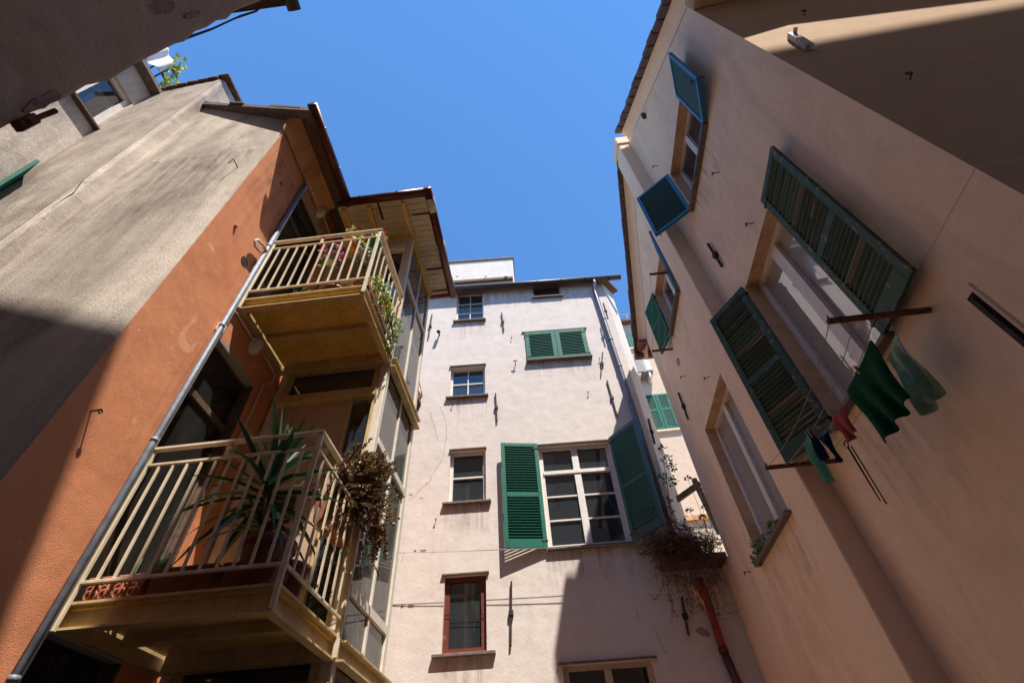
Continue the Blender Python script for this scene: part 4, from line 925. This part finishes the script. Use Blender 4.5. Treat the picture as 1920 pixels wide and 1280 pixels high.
for x, y, r_, n in ((1240, 842, .10, 34), (1250, 862, .12, 44), (1259, 876, .10, 34), (1246, 896, .10, 30), (1262, 902, .10, 30), (1253, 938, .07, 18), (1257, 955, .06, 14), (1226, 990, .12, 40)): k.blob(W.P(*W.hit(x, y, .18), .18), r_*.8, n, .062, .036, hollow=.15)
k.build('foliage', 'dleaf', sb_)
bd = thing('bird_figure', 'small white bird figure among the dried stalks', 'bird figure', W.P(*W.hit(1280, 1003, .45), .45))
c = W.P(*W.hit(1279, 1000, .47), .47); k = MB(); k.ball(c, .06, 1.3, .8, .8, 12, 8); k.ball(c+V3((-.065, -.01, .035)), .032, 1, 1, 1, 10, 6); k.tube([c+V3((.05, 0, 0)), c+V3((.16, .01, -.035))], .03, 8, r2=.012); k.tube([c+V3((-.09, -.01, .035)), c+V3((-.115, -.012, .028))], .008, 6, r2=.002); k.build('body', 'bird', bd, smooth=True)
k = MB(); k.beam(c+V3((-.0, -.02, -.04)), c+V3((-.0, -.02, -.12)), .008, .008); k.build('legs', 'iron', bd)
tb = thing('timber_brace', 'old grey timber brace bridging the gap above the dried plants', 'brace', W.P(2.3, 3, 0)); WB = W.off(-.25)
k = MB(); k.beam(WB.P(*WB.hit(1262, 942)), WB.P(*WB.hit(1312, 906)), .07, .10); k.build('beam', 'wood', tb)
k = MB(); k.beam(WB.P(*WB.hit(1301, 898)), WB.P(*WB.hit(1350, 1000)), .08, .09); k.build('beam', 'wood', tb)
k = MB(); pr = [W.P(*W.hit(x, y, .07), .07) for x, y in ((1310, 1083), (1322, 1112), (1352, 1205), (1356, 1217), (1400, 1320))]
k.tube(pr[:4], .055, 12); rp_ = k.build('red_downpipe', 'redpipe', wh, smooth=True)
k = MB(); k.tube([pr[3], pr[4], pr[4]+V3((0, 0, -2))], .058, 12); k.tube([pr[3]+V3((0, 0, .03)), pr[3]-V3((0, 0, .04))], .066, 12); k.build('lower_pipe', 'gutter', rp_, smooth=True)
for (x0, y0), (x1, y1), r_ in (((1294, 1092), (1334, 1150), .05), ((1334, 1085), (1352, 1140), .07)):
    k = MB(); k.tube([W.P(*W.hit(x0, y0)), W.P(*W.hit(x1, y1))], r_, 10, r2=.02); k.build('plaster_rib', 'gable', wh, smooth=True)
for x, y, a_, b_ in ((1318, 1184, .085, .06), (1297, 1147, .03, .04), (1315, 1137, .03, .06), (1303, 1126, .02, .02)): patch(wh, W, x, y, a_, b_, 'cement', off=.004, nm='bare_cement')
for x, y, a_, b_ in ((771, 926, .05, .025), (800, 905, .03, .02), (790, 933, .03, .012), (800, 568, .07, .02)): patch(wh, W, x, y, a_*.8, b_*.8, 'peeled', off=.003, nm='peeled_paint')
for cp in (((826, 762), (836, 790), (838, 815), (834, 838), (832, 856), (822, 872), (812, 886), (806, 902), (790, 915), (776, 930), (762, 940)), ((806, 772), (812, 790), (818, 812), (822, 828)), ((1228, 1180), (1238, 1202), (1244, 1216), (1256, 1230)), ((1190, 1135), (1196, 1150), (1194, 1164))):
    k = MB(); q = [W.hit(*p) for p in cp]; q2 = []
    for a, b in zip(q, q[1:]):
        for t in (0, .33, .66): q2.append((a[0]+(b[0]-a[0])*t+rnd.gauss(0, .008), a[1]+(b[1]-a[1])*t+rnd.gauss(0, .006)))
    for a, b in zip(q2, q2[1:]): w0 = rnd.uniform(.003, .014); w1 = rnd.uniform(.003, .014); k.quad(W.P(a[0]-w0, a[1], .002), W.P(a[0]+w0, a[1], .002), W.P(b[0]+w1, b[1], .002), W.P(b[0]-w1, b[1], .002))
    k.build('plaster_crack', 'peeled', wh)
tie_bar(wh, W, (1278, 1118), (1291, 1190))

# ================================================================== washing line across the white wall
v1 = W.hit(850, 1031)[1]; v2 = W.hit(850, 1137)[1]; wn = (v1-v2)/(2.4+(v1-H)/8); WW = W.off(wn)
p0 = WW.P(*WW.hit(742, 1033)); p1 = WW.P(*WW.hit(945, 1029)); p2 = WW.P(*WW.hit(1190, 1019))
wl_ = thing('washing_line', 'thin washing line stretched across the white wall', 'washing line', p0)
k = MB(); k.tube(sag(p0-V3((.3, 0, 0)), p1, .012)+sag(p1, p2, .01)[1:]+[p2+V3((.9, .1, 0))], .004, 5); k.build('line', 'cord', wl_)
k = MB(); k.tube(sag(p0-V3((.3, 0, .008)), p2+V3((.9, .1, -.010)), .016), .003, 5); k.build('second_line', 'cord', wl_)
k = MB(); q = p0.lerp(p1, .23); k.tube([q, q+V3((.09, .003, 0))], .009, 6); q = p0.lerp(p1, .17); k.tube([q, q+V3((.03, 0, 0))], .011, 6); k.build('tensioner', 'iron', wl_)
k = MB()
for i in range(46): q = p1.lerp(p2, .02+i/46*.75); k.tube([q, q+V3((rnd.gauss(0, .006), 0, -rnd.uniform(.01, .03)))], .0035, 4)
for t, l in ((.55, .05), (.28, .16)): q = p0.lerp(p1, t-.2); k.tube([q, q+V3((-.03, .02, -l))], .003, 4)
k.build('frayed_ends', 'cord', wl_)['kind'] = 'stuff'

# ================================================================== clothes lines of the gable house and what hangs on them
fr = (.98, .73, .54, .25)
def lines(b1_, b2_, fr, label, nm='clothes_line', sg=.10):
    t = thing(nm, label, 'clothes line', G.P(b1_[0], b1_[1], b1_[2]*.5), 'clothes lines of the gable house'); out = []
    for f in fr:
        p, q = G.P(b1_[0], b1_[1], b1_[2]*f), G.P(b2_[0], b2_[1], b2_[2]*f); out.append((p, q)); k = MB(); k.tube(sag(p, q, sg), .0028, 5); k.build('line', 'cord', t)
    return out
L1_ = lines(bk1, bk2, fr, 'clothes lines sagging below the large window')
L2_ = lines(bk3, bk4, (.98, .7, .42, .2), 'clothes lines below the small far window', sg=.04)
def hang(nm, mat, li, top0, top1, bot, label, cat, folds=3, amp=.03, thick=.006, skew=0, seed=1):
    p, q = L1_[li]; xx = (p.x+q.x)/2
    y0, y1 = pxx(*top0, xx).y, pxx(*top1, xx).y; zb = [pxx(*b, xx).z for b in bot]
    def zl(y): t = (y-p.y)/(q.y-p.y); return p.z+(q.z-p.z)*t - .10*4*t*(1-t)
    r_ = random.Random(seed); ph = r_.uniform(0, 6)
    def fn(a, b):
        y = y0+(y1-y0)*a; z = zl(y)+.004; zend = zb[0]+(zb[1]-zb[0])*a
        sh = 1-.12*b*(.5+.5*math.sin(ph)); yy = y + skew*b + (a-.5)*(y1-y0)*(-.1*b)
        return V3((xx + amp*b*math.sin(a*folds*6.28+ph+b*1.5) + .012*math.sin(b*5+a*3+ph), yy + amp*.5*b*math.cos(a*folds*6.28+b*2), z-(z-zend)*b + .005*b*math.sin(a*11+ph)))
    k = MB(); cloth(k, fn, 30, 22); o = k.build(nm, mat, loc=fn(.5, 0)); tag(solid(o, thick), label, cat)
    return xx, y0, y1, zl
hang('towel', 'towel', 2, (1632, 642), (1590, 735), ((1716, 735), (1668, 818)), 'dark green towel pegged on the clothes line below the large window', 'towel', 2.6, .04, .012, .03, 3)
hang('cloth', 'ptowel', 3, (1686, 628), (1664, 676), ((1764, 730), (1724, 806)), 'pale green cloth hanging behind the dark green towel', 'cloth', 2, .045, .004, .05, 5)
hang('cloth', 'redcloth', 2, (1579, 762), (1562, 786), ((1612, 800), (1596, 826)), 'small brick red cloth on the clothes line', 'cloth', 1.5, .025, .006, .02, 8)
hang('cloth', 'mint', 1, (1528, 836), (1518, 852), ((1570, 897), (1548, 908)), 'small mint green cloth at the far end of the clothes line', 'cloth', 1, .02, .006, .01, 2)
hang('sock', 'navy', 2, (1548, 812), (1541, 826), ((1590, 850), (1570, 858)), 'navy sock hanging next to the red cloth', 'sock', 1, .03, .012, .0, 4)
hang('sock', 'navy', 1, (1535, 826), (1530, 836), ((1560, 852), (1550, 857)), 'navy sock hanging above the mint cloth', 'sock', 1, .02, .012, .0, 6)
def peg(li, px, py, mat, label):
    p, q = L1_[li]; c = pxx(px, py, (p.x+q.x)/2); t = (c.y-p.y)/(q.y-p.y); z = p.z+(q.z-p.z)*t - .4*t*(1-t)
    k = MB(); c = V3((c.x, c.y, z)); k.beam(c+V3((-.008, 0, .03)), c+V3((-.004, 0, -.045)), .012, .009); k.beam(c+V3((.008, 0, .03)), c+V3((.004, 0, -.045)), .012, .009); k.tube([c+V3((-.01, 0, .008)), c+V3((.01, 0, .008))], .006, 6); tag(k.build('clothes_peg', mat, loc=c), label, 'clothes peg', 'clothes pegs')
peg(2, 1606, 690, 'peg', 'wooden clothes peg on the edge of the dark green towel'); peg(1, 1524, 828, 'bluepeg', 'blue clothes peg above the mint cloth'); peg(1, 1534, 833, 'peg', 'orange wooden peg beside the blue one')
hr = pxx(1590, 838, GX-.35); k = MB(); k.tube([hr, hr+V3((0, .02, -.28)), hr+V3((0, .03, -.42))], .008, 6, r2=.004); k.tube([hr+V3((.02, -.01, 0)), hr+V3((.02, .02, -.45))], .005, 6); k.tube([hr+V3((0, .025*math.cos(a), .025*math.sin(a)+.025)) for a in [i*math.pi/5 for i in range(10)]], .005, 6); tag(k.build('hanging_rods', 'iron', loc=hr), 'pair of thin dark rods dangling under the clothes line', 'rods')
# sill plants of the low window and a wall weed
sp_ = thing('sill_plant', 'small green and dark plants on the sill of the low window', 'plant', G.P(rL[1]-.1, rL[2], 0))
k = MB(); k.lathe(G.P(rL[1]-.13, rL[2], -.08), [(.001, 0), (.05, 0), (.065, .10), (.055, .10), (.05, .02)], 14); k.build('pot', 'terracotta', sp_, smooth=True)
k = MB(); k.blob(G.P(rL[1]-.13, rL[2]+.15, -.05), .12, 90, .07, .03); k.blob(G.P(rL[1]-.05, rL[2]+.03, .03), .07, 40, .06, .03); k.build('foliage', 'leaf', sp_)
s2 = thing('sill_plant', 'dark rosette plant on the nearer part of the low window sill', 'plant', G.P(rL[0]+.4, rL[2], 0))
k = MB(); yy = (rL[0]+rL[1])/2+.02; k.lathe(G.P(yy, rL[2], -.08), [(.001, 0), (.045, 0), (.06, .09), (.05, .09), (.045, .02)], 14); k.build('pot', 'brownpot', s2, smooth=True)
k = MB(); k.blob(G.P(yy, rL[2]+.13, -.06), .08, 60, .06, .03); k.build('foliage', 'dleaf', s2)
wd2 = thing('wall_weed', 'tiny weed rooted on the chimney breast edge', 'weed', GP.P(cu1, GP.hit(1350, 610)[1], 0)); k = MB(); c = GP.P(*GP.hit(1352, 609), .02); k.blob(c, .07, 26, .06, .02); k.build('foliage', 'dleaf', wd2)

# ================================================================== POTS AND PLANTS ON THE BALCONIES
def pot(parent, c, r, h, mat, taper=.75, rim=True):
    pr = [(.001, 0), (r*taper, 0), (r*.97, h*.82)]
    pr += ([(r*.97, h*.84), (r*1.08, h*.84), (r*1.08, h), (r*.92, h), (r*.9, h*.86)] if rim else [(r, h), (r*.92, h), (r*.9, h*.86)]) + [(.001, h*.86)]
    k = MB(); k.lathe(c, pr, 22); o = k.build('pot', mat, parent, smooth=False)
    for p in o.data.polygons: p.use_smooth = len(p.vertices) == 4
    return o
def strap(k, p, d, L, w, droop, n=7):                   # long folded blade leaf
    p = V3(p); d = V3(d).normalized(); side = d.cross(V3((0, 0, 1)))
    side = side.normalized() if side.length > .05 else V3((1, 0, 0)); b = len(k.v)
    for i in range(n+1):
        t = i/n; ww = w*(.55+.6*math.sin(min(1, t*1.9)*1.57))*(1-t**3.0)*.75+.0008; c = p + d*L*t - V3((0, 0, droop*L*t*t)); up = side.cross(d)
        k.v += [c-side*ww+up*ww*.35, c-up*ww*.1, c+side*ww+up*ww*.35]
    for i in range(n):
        a = b+i*3; k.f += [(a, a+1, a+4, a+3), (a+1, a+2, a+5, a+4)]
f1 = FL1
# big yucca
yc = pz(478, 1035, f1+.22); yc = V3((yc.x, max(yc.y, 2.98), f1))
yu = thing('yucca', 'big dark yucca in a brown pot on the lower balcony', 'potted plant', yc)
pot(yu, yc, .16, .34, 'brownpot'); k = MB(); k.lathe(yc+V3((0, 0, .27)), [(.001, .03), (.14, .02)], 16); k.build('earth', 'soil', yu)
crown = EYE + ray(506, 905)*(yc.y/ray(506, 905).y)
k = MB(); k.tube([yc+V3((0, 0, .28)), yc.lerp(crown, .55)+V3((.01, 0, .1)), crown], .03, 8, r2=.026); k.tube([yc+V3((-.05, .03, .28)), yc+V3((-.12, .05, .45))], .022, 8, r2=.018); k.build('trunk', 'wood', yu, smooth=True)
k = MB()
for i in range(62):
    az = i*2.399; el = math.pi/2*(.97-1.25*(i/62)); L = rnd.uniform(.46, .74)*(1 if el > .2 else .8); d = V3((math.cos(az)*math.cos(el), math.sin(az)*math.cos(el)*.75, math.sin(el)))
    strap(k, crown+V3((0, 0, .12-0.34*i/62)), d, L, rnd.uniform(.027, .042), rnd.choice((.04, .1, .2, .3, .5)) if el > .3 else rnd.uniform(.3, .75))
c2 = yc+V3((-.12, .05, .47))
for i in range(24):
    az = i*2.399; el = 1.3-1.5*i/24; d = V3((math.cos(az)*math.cos(el), math.sin(az)*math.cos(el), math.sin(el))); strap(k, c2, d, rnd.uniform(.28, .42), .018, rnd.uniform(.2, .55))
k.build('leaves', 'yucca', yu)
# row of planters behind the front railing
def planter(nm, pxl, pxr, y0, dep, h, mat, label, relief=False):
    xa = yp(*pxl, y0).x; xb = yp(*pxr, y0).x; t = thing(nm, label, 'planter', ((xa+xb)/2, y0, f1), 'planters on the lower balcony')
    k = MB(); tp = .025; z0, z1 = f1+.006, f1+h
    k.hexa([(xa+tp, y0+tp*.6, z0), (xb-tp, y0+tp*.6, z0), (xb-tp, y0+dep-tp, z0), (xa+tp, y0+dep-tp, z0), (xa, y0, z1), (xb, y0, z1), (xb, y0+dep, z1), (xa, y0+dep, z1)])
    bx_ = k.build('box', mat, t, bevel=.006)
    k = MB(); k.wbox(xa-.012, xb+.012, y0-.012, y0+dep+.012, z1, z1+.028); k.build('rim', mat, bx_, bevel=.008)
    k = MB(); k.wbox(xa+.03, xb-.03, y0+.03, y0+dep-.03, z1+.028, z1+.034); k.build('earth', 'soil', t)
    if relief:
        k = MB(); n = 4
        for i in range(n):
            xc = xa+(xb-xa)*(i+.5)/n
            for s_ in (-1, 1):
                for j in range(3):
                    r_ = .026-.006*j; cx = xc+s_*(.012+.010*j); cz = z0+.03+.035*j+.02
                    k.tube([(cx+s_*r_*math.cos(a), y0+tp*.3-.002, cz+r_*math.sin(a)) for a in [-1.2+i_*.45 for i_ in range(9)]], [.004+.006*math.sin(i_/8*3.14) for i_ in range(9)], 6)
            k.ball((xc, y0+.004, z0+.075), .014, .7, .8, 3.0, 8, 6)
        k.build('leaf_relief', mat, bx_, smooth=True)
    return t, xa, xb, z1
tp1 = planter('planter', (178, 1075), (281, 1068), 2.86, .17, .135, 'terracotta', 'terracotta planter with raised leaf ornament at the stair end', True)
tp2 = planter('planter', (287, 1066), (408, 1056), 2.86, .18, .155, 'brownpot', 'long plain brown planter with cactus in the middle of the row')
tp3 = planter('planter', (425, 1052), (524, 1040), 2.86, .19, .15, 'brownpot', 'plain brown planter under the yucca pot')
for (x, y, hh, r_, lab) in ((316, 1016, .12, .035, 'rounded ribbed cactus in the long brown planter'), (334, 1004, .16, .038, 'taller ribbed cactus in the long brown planter'), (276, 1030, .14, .012, 'thin pale cactus stick in the ornamented planter')):
    c = yp(x, y, 2.95); zb_ = f1+.17; t = thing('cactus', lab, 'cactus', (c.x, 2.95, zb_)); k = MB(); n = 8; prf = []
    for j in range(9): a = j/8; prf.append((r_*math.sin(math.pi*(.18+.82*a)**.9)*1.0+.001, hh*a))
    b = len(k.v); k.lathe((c.x, 2.95, zb_), prf, 24)
    for i in range(b, len(k.v)): q = k.v[i]; a = math.atan2(q.y-2.95, q.x-c.x); rr = 1+.12*math.cos(a*8); k.v[i] = V3((c.x+(q.x-c.x)*rr, 2.95+(q.y-2.95)*rr, q.z))
    k.build('body', 'cactus', t, smooth=True)
rp2 = pz(566, 1095, f1+.13); rp2 = V3((SX-.15, rp2.y if 2.9 < rp2.y < 3.6 else 3.1, f1+.006)); t = thing('flower_pot', 'round brown pot in the open corner of the lower balcony', 'flower pot', rp2); pot(t, rp2, .14, .24, 'brownpot', .72); k = MB(); k.lathe(rp2+V3((0, 0, .2)), [(.001, .012), (.12, .01)], 16); k.build('earth', 'soil', t)
# hanging box with the bronze sedum on the side railing
xs = SX-.17; q0 = pxx(612, 905, xs); hbx = thing('hanging_planter', 'red plastic box hung inside the side railing under the bronze bush', 'planter', (xs, q0.y, q0.z))
yb0 = q0.y-.08; zt_ = f1+.86; k = MB(); k.hexa([(xs+.0, yb0+.02, zt_-.2), (xs+.13, yb0+.02, zt_-.2), (xs+.13, yb0+.46, zt_-.2), (xs, yb0+.46, zt_-.2), (xs-.02, yb0, zt_), (xs+.15, yb0, zt_), (xs+.15, yb0+.48, zt_), (xs-.02, yb0+.48, zt_)]); hx = k.build('box', 'terracotta', hbx, bevel=.008)
k = MB(); k.wbox(xs-.03, xs+.16, yb0-.01, yb0+.49, zt_, zt_+.025); k.build('rim', 'brownpot', hx); k = MB(); k.wbox(xs, xs+.13, yb0+.03, yb0+.45, zt_+.001, zt_+.03); k.build('earth', 'soil', hbx)
for y in (yb0+.1, yb0+.38): MB().tube([(xs+.15, y, zt_+.01), (xs+.155, y, f1+1.08), (xs+.19, y, f1+1.08)], .005, 6).build('hook', 'iron', hbx)
sd_ = thing('sedum_bush', 'bushy bronze leaved succulent spilling over the side railing', 'potted plant', (xs+.06, yb0+.24, zt_))
st = MB(); lf = MB(); lf2 = MB()
for i in range(270):
    o_ = V3((xs+.05+rnd.uniform(-.05, .05), yb0+.22+rnd.uniform(-.16, .18), zt_+.02)); th_ = rnd.uniform(0, 6.28); sp2 = abs(rnd.gauss(0, .55)); d = V3((math.cos(th_)*sp2+.55, math.sin(th_)*sp2+.12, 1-.5*sp2)).normalized(); L = rnd.uniform(.24, .60)
    e_ = o_ + d*L + V3((.02, 0, -.7*L*max(0, sp2-.35))); m1 = o_.lerp(e_, .55)+V3((0, 0, .05)); st.tube([o_, m1, e_], .0045, 4, r2=.003)
    for j in range(9):
        p_ = m1.lerp(e_, .15+.85*j/8)
        for _ in range(7): dd = (e_-m1).normalized()*.5 + V3((rnd.gauss(0, .7), rnd.gauss(0, .7), rnd.gauss(.2, .6))); (lf2 if rnd.random() < .15+.5*(j/8) and e_.x > SX+.05 else lf).leaf(p_, dd, rnd.uniform(.018, .031), .016)
for i in range(26):                                     # hanging shoots
    o_ = V3((xs+.30, yb0+rnd.uniform(.1, .5), zt_)); z = rnd.uniform(.10, .32); e_ = o_ + V3((rnd.uniform(.02, .12), rnd.uniform(-.02, .12), -z)); m1 = o_.lerp(e_, .5)+V3((.05, 0, .02)); st.tube([o_, m1, e_, e_+V3((.03, .03, .04))], .004, 4)
    for j in range(12):
        p_ = m1.lerp(e_, j/11)
        for _ in range(4): lf.leaf(p_, V3((rnd.gauss(0, 1), rnd.gauss(0, 1), rnd.gauss(.3, .7))), rnd.uniform(.022, .036), .016)
st.build('stems', 'wood', sd_); lf.build('leaves', 'sedum', sd_); lf2.build('sunlit_leaf_tips', 'sedum2', sd_)  # olive tips put the sunlit look of the outer side into the colour

# upper balcony
f2 = FL2+.02
def potplant(label, c, r, h, pmat, leaf, nleaf, ll, lw, rad, up, flowers=None, nfl=0, fr_=.03, sq=(1, 1, .8), cat='potted plant', nm='potted_plant', hangdown=0):
    t = thing(nm, label, cat, c); pot(t, c, r, h, pmat); c = V3(c)
    k = MB(); k.blob(c+V3((0, 0, h+up)), rad, nleaf, ll, lw, sq, hollow=.1)
    for i in range(hangdown): a = rnd.uniform(0, 6.28); k.blob(c+V3((math.cos(a)*r*1.2, math.sin(a)*r*1.2, h-rnd.uniform(0, .22))), .05, 10, ll, lw)
    for i in range(8): a = rnd.uniform(0, 6.28); e_ = c+V3((math.cos(a)*rad*.7, math.sin(a)*rad*.7, h+up+rnd.uniform(-.02, rad*.6))); k.tube([c+V3((0, 0, h*.9)), e_], .004, 4)
    k.build('foliage', leaf, t)
    if flowers:
        for i in range(nfl):
            k = MB(); d = V3((rnd.gauss(0, 1), rnd.gauss(-.3, 1), rnd.gauss(.2, .8))).normalized(); p_ = c+V3((d.x*rad*sq[0]*1.05, d.y*rad*sq[1]*1.05, h+up+d.z*rad*sq[2]*1.1))
            for _ in range(6): k.leaf(p_, d*.4+V3((rnd.gauss(0, .7), rnd.gauss(0, .7), rnd.gauss(0, .7))), fr_, fr_*.8)
            k.build('flower', flowers, t)
    return t
def at2(px, py, y): return yp(px, py, y)
c = at2(617, 492, 2.94); potplant('pink petunias in a white pot behind the upper railing', (c.x, 2.94, c.z), .07, .12, 'whitepot', 'leaf', 70, .05, .03, .13, .03, 'pink', 34, .036, (1, 1, .9), hangdown=5)
c = at2(657, 466, 2.95); potplant('yellow green geranium in an orange pot', (c.x, 2.95, c.z), .085, .13, 'orangepot', 'yleaf', 60, .07, .06, .12, .10, 'pink', 5, .03)
c = at2(683, 486, 2.93); potplant('white flowers trailing from a small cream pot', (c.x, 2.93, c.z), .055, .09, 'whitepot', 'dleaf', 50, .05, .02, .09, .02, 'wflower', 18, .026, hangdown=7)
c = at2(704, 466, 2.96); potplant('red geranium in a bright green pot at the railing corner', (c.x, 2.96, c.z), .075, .14, 'greenpot', 'leaf', 36, .06, .05, .10, .08, 'red', 9, .03)
k = MB(); xa = at2(600, 500, 3.06).x; zsf = at2(617, 494, 2.94).z
zs_ = min(at2(617, 492, 2.94).z, at2(683, 486, 2.93).z)
c = at2(638, 527, 3.0); potplant('low terracotta bowl on the upper balcony floor', (c.x, 2.98, f2+.01), .13, .15, 'brownpot', 'dleaf', 40, .07, .03, .08, .03)
c = at2(672, 522, 3.0); potplant('small brown pot beside the low terracotta bowl', (c.x, 2.96, f2+.01), .085, .13, 'brownpot', 'leaf', 20, .05, .03, .05, .03)
c = at2(572, 535, 2.9); t = potplant('low green seedlings at the stair end of the upper balcony', (c.x, 2.9, f2+.01), .055, .06, 'brownpot', 'leaf', 60, .045, .03, .10, .0, sq=(1.4, .8, .5))
c = pxx(700, 500, SX-.1); potplant('red geraniums in a tall brown pot by the side railing', (SX-.13, c.y+.05, f2+.01), .10, .34, 'brownpot', 'leaf', 50, .06, .05, .13, .04, 'red', 16, .035)
c = pxx(724, 525, SX-.04); potplant('red geraniums further along the side railing', (SX-.10, c.y+.12, f2+.2), .08, .16, 'terracotta', 'leaf', 50, .06, .05, .12, .04, 'red', 16, .035)
tv_ = thing('trailing_plant', 'trailing succulents spilling over the outer edge of the upper balcony', 'potted plant', (SX+.06, 3.2, f2))
k = MB(); k2 = MB(); xo = SX+.06
for x, y, r_, n in ((716, 541, .09, 60), (722, 562, .09, 60), (729, 582, .08, 50), (708, 528, .07, 40)): k.blob(pxx(x, y, xo), r_, n, .045, .028, hollow=.1)
for x, y, r_, n in ((735, 602, .09, 90), (742, 618, .09, 90), (737, 634, .07, 70), (746, 607, .05, 40), (732, 650, .05, 36)): k2.blob(pxx(x, y, xo), r_, n, .04, .018, hollow=.1)
k.build('upper_foliage', 'yleaf', tv_); k2.build('lower_foliage', 'leaf', tv_)
k = MB(); pts = [pxx(x, y, xo) for x, y in ((706, 520), (718, 550), (728, 590), (737, 625), (733, 655))]
for i in range(6): k.tube([p_+V3((rnd.gauss(0, .02), rnd.gauss(0, .02), rnd.gauss(0, .01))) for p_ in pts], .004, 4)
k.build('stems', 'wood', tv_)
# the shelf board and legs under the four flowering pots
zb2 = f2+.48

# ------------------------------------------------------------------ light
sv = V3((-.684, 1, -2.4)).normalized()
sd = bpy.data.lights.new('sun', 'SUN'); so = bpy.data.objects.new('sun', sd); COL.objects.link(so)
sd.energy = 3.8; sd.angle = R(.53); sd.color = (1, .92, .82); so.rotation_euler = sv.to_track_quat('-Z', 'Y').to_euler(); so.location = (6, -10, 25)
wd = bpy.data.worlds.new('World'); S.world = wd; wd.use_nodes = True; nt = wd.node_tree
sk = nt.nodes.new('ShaderNodeTexSky'); sk.sky_type = 'NISHITA'; sk.sun_disc = False
sk.sun_elevation = math.asin(-sv.z); sk.sun_rotation = math.atan2(-sv.x, -sv.y)
sk.air_density = 1.0; sk.dust_density = 0; sk.ozone_density = 8; sk.altitude = 50
bg = nt.nodes['Background']; bg.inputs[1].default_value = .112
nt.links.new(mixc(nt, 1.0, sk.outputs[0], (.72, .99, 1.08), 'MULTIPLY'), bg.inputs[0])
S.view_settings.view_transform = 'Standard'; S.view_settings.look = 'None'; S.view_settings.exposure = 1.23; S.view_settings.gamma = 1
S.cycles.max_bounces = 14; S.cycles.diffuse_bounces = 10; S.cycles.transparent_max_bounces = 16
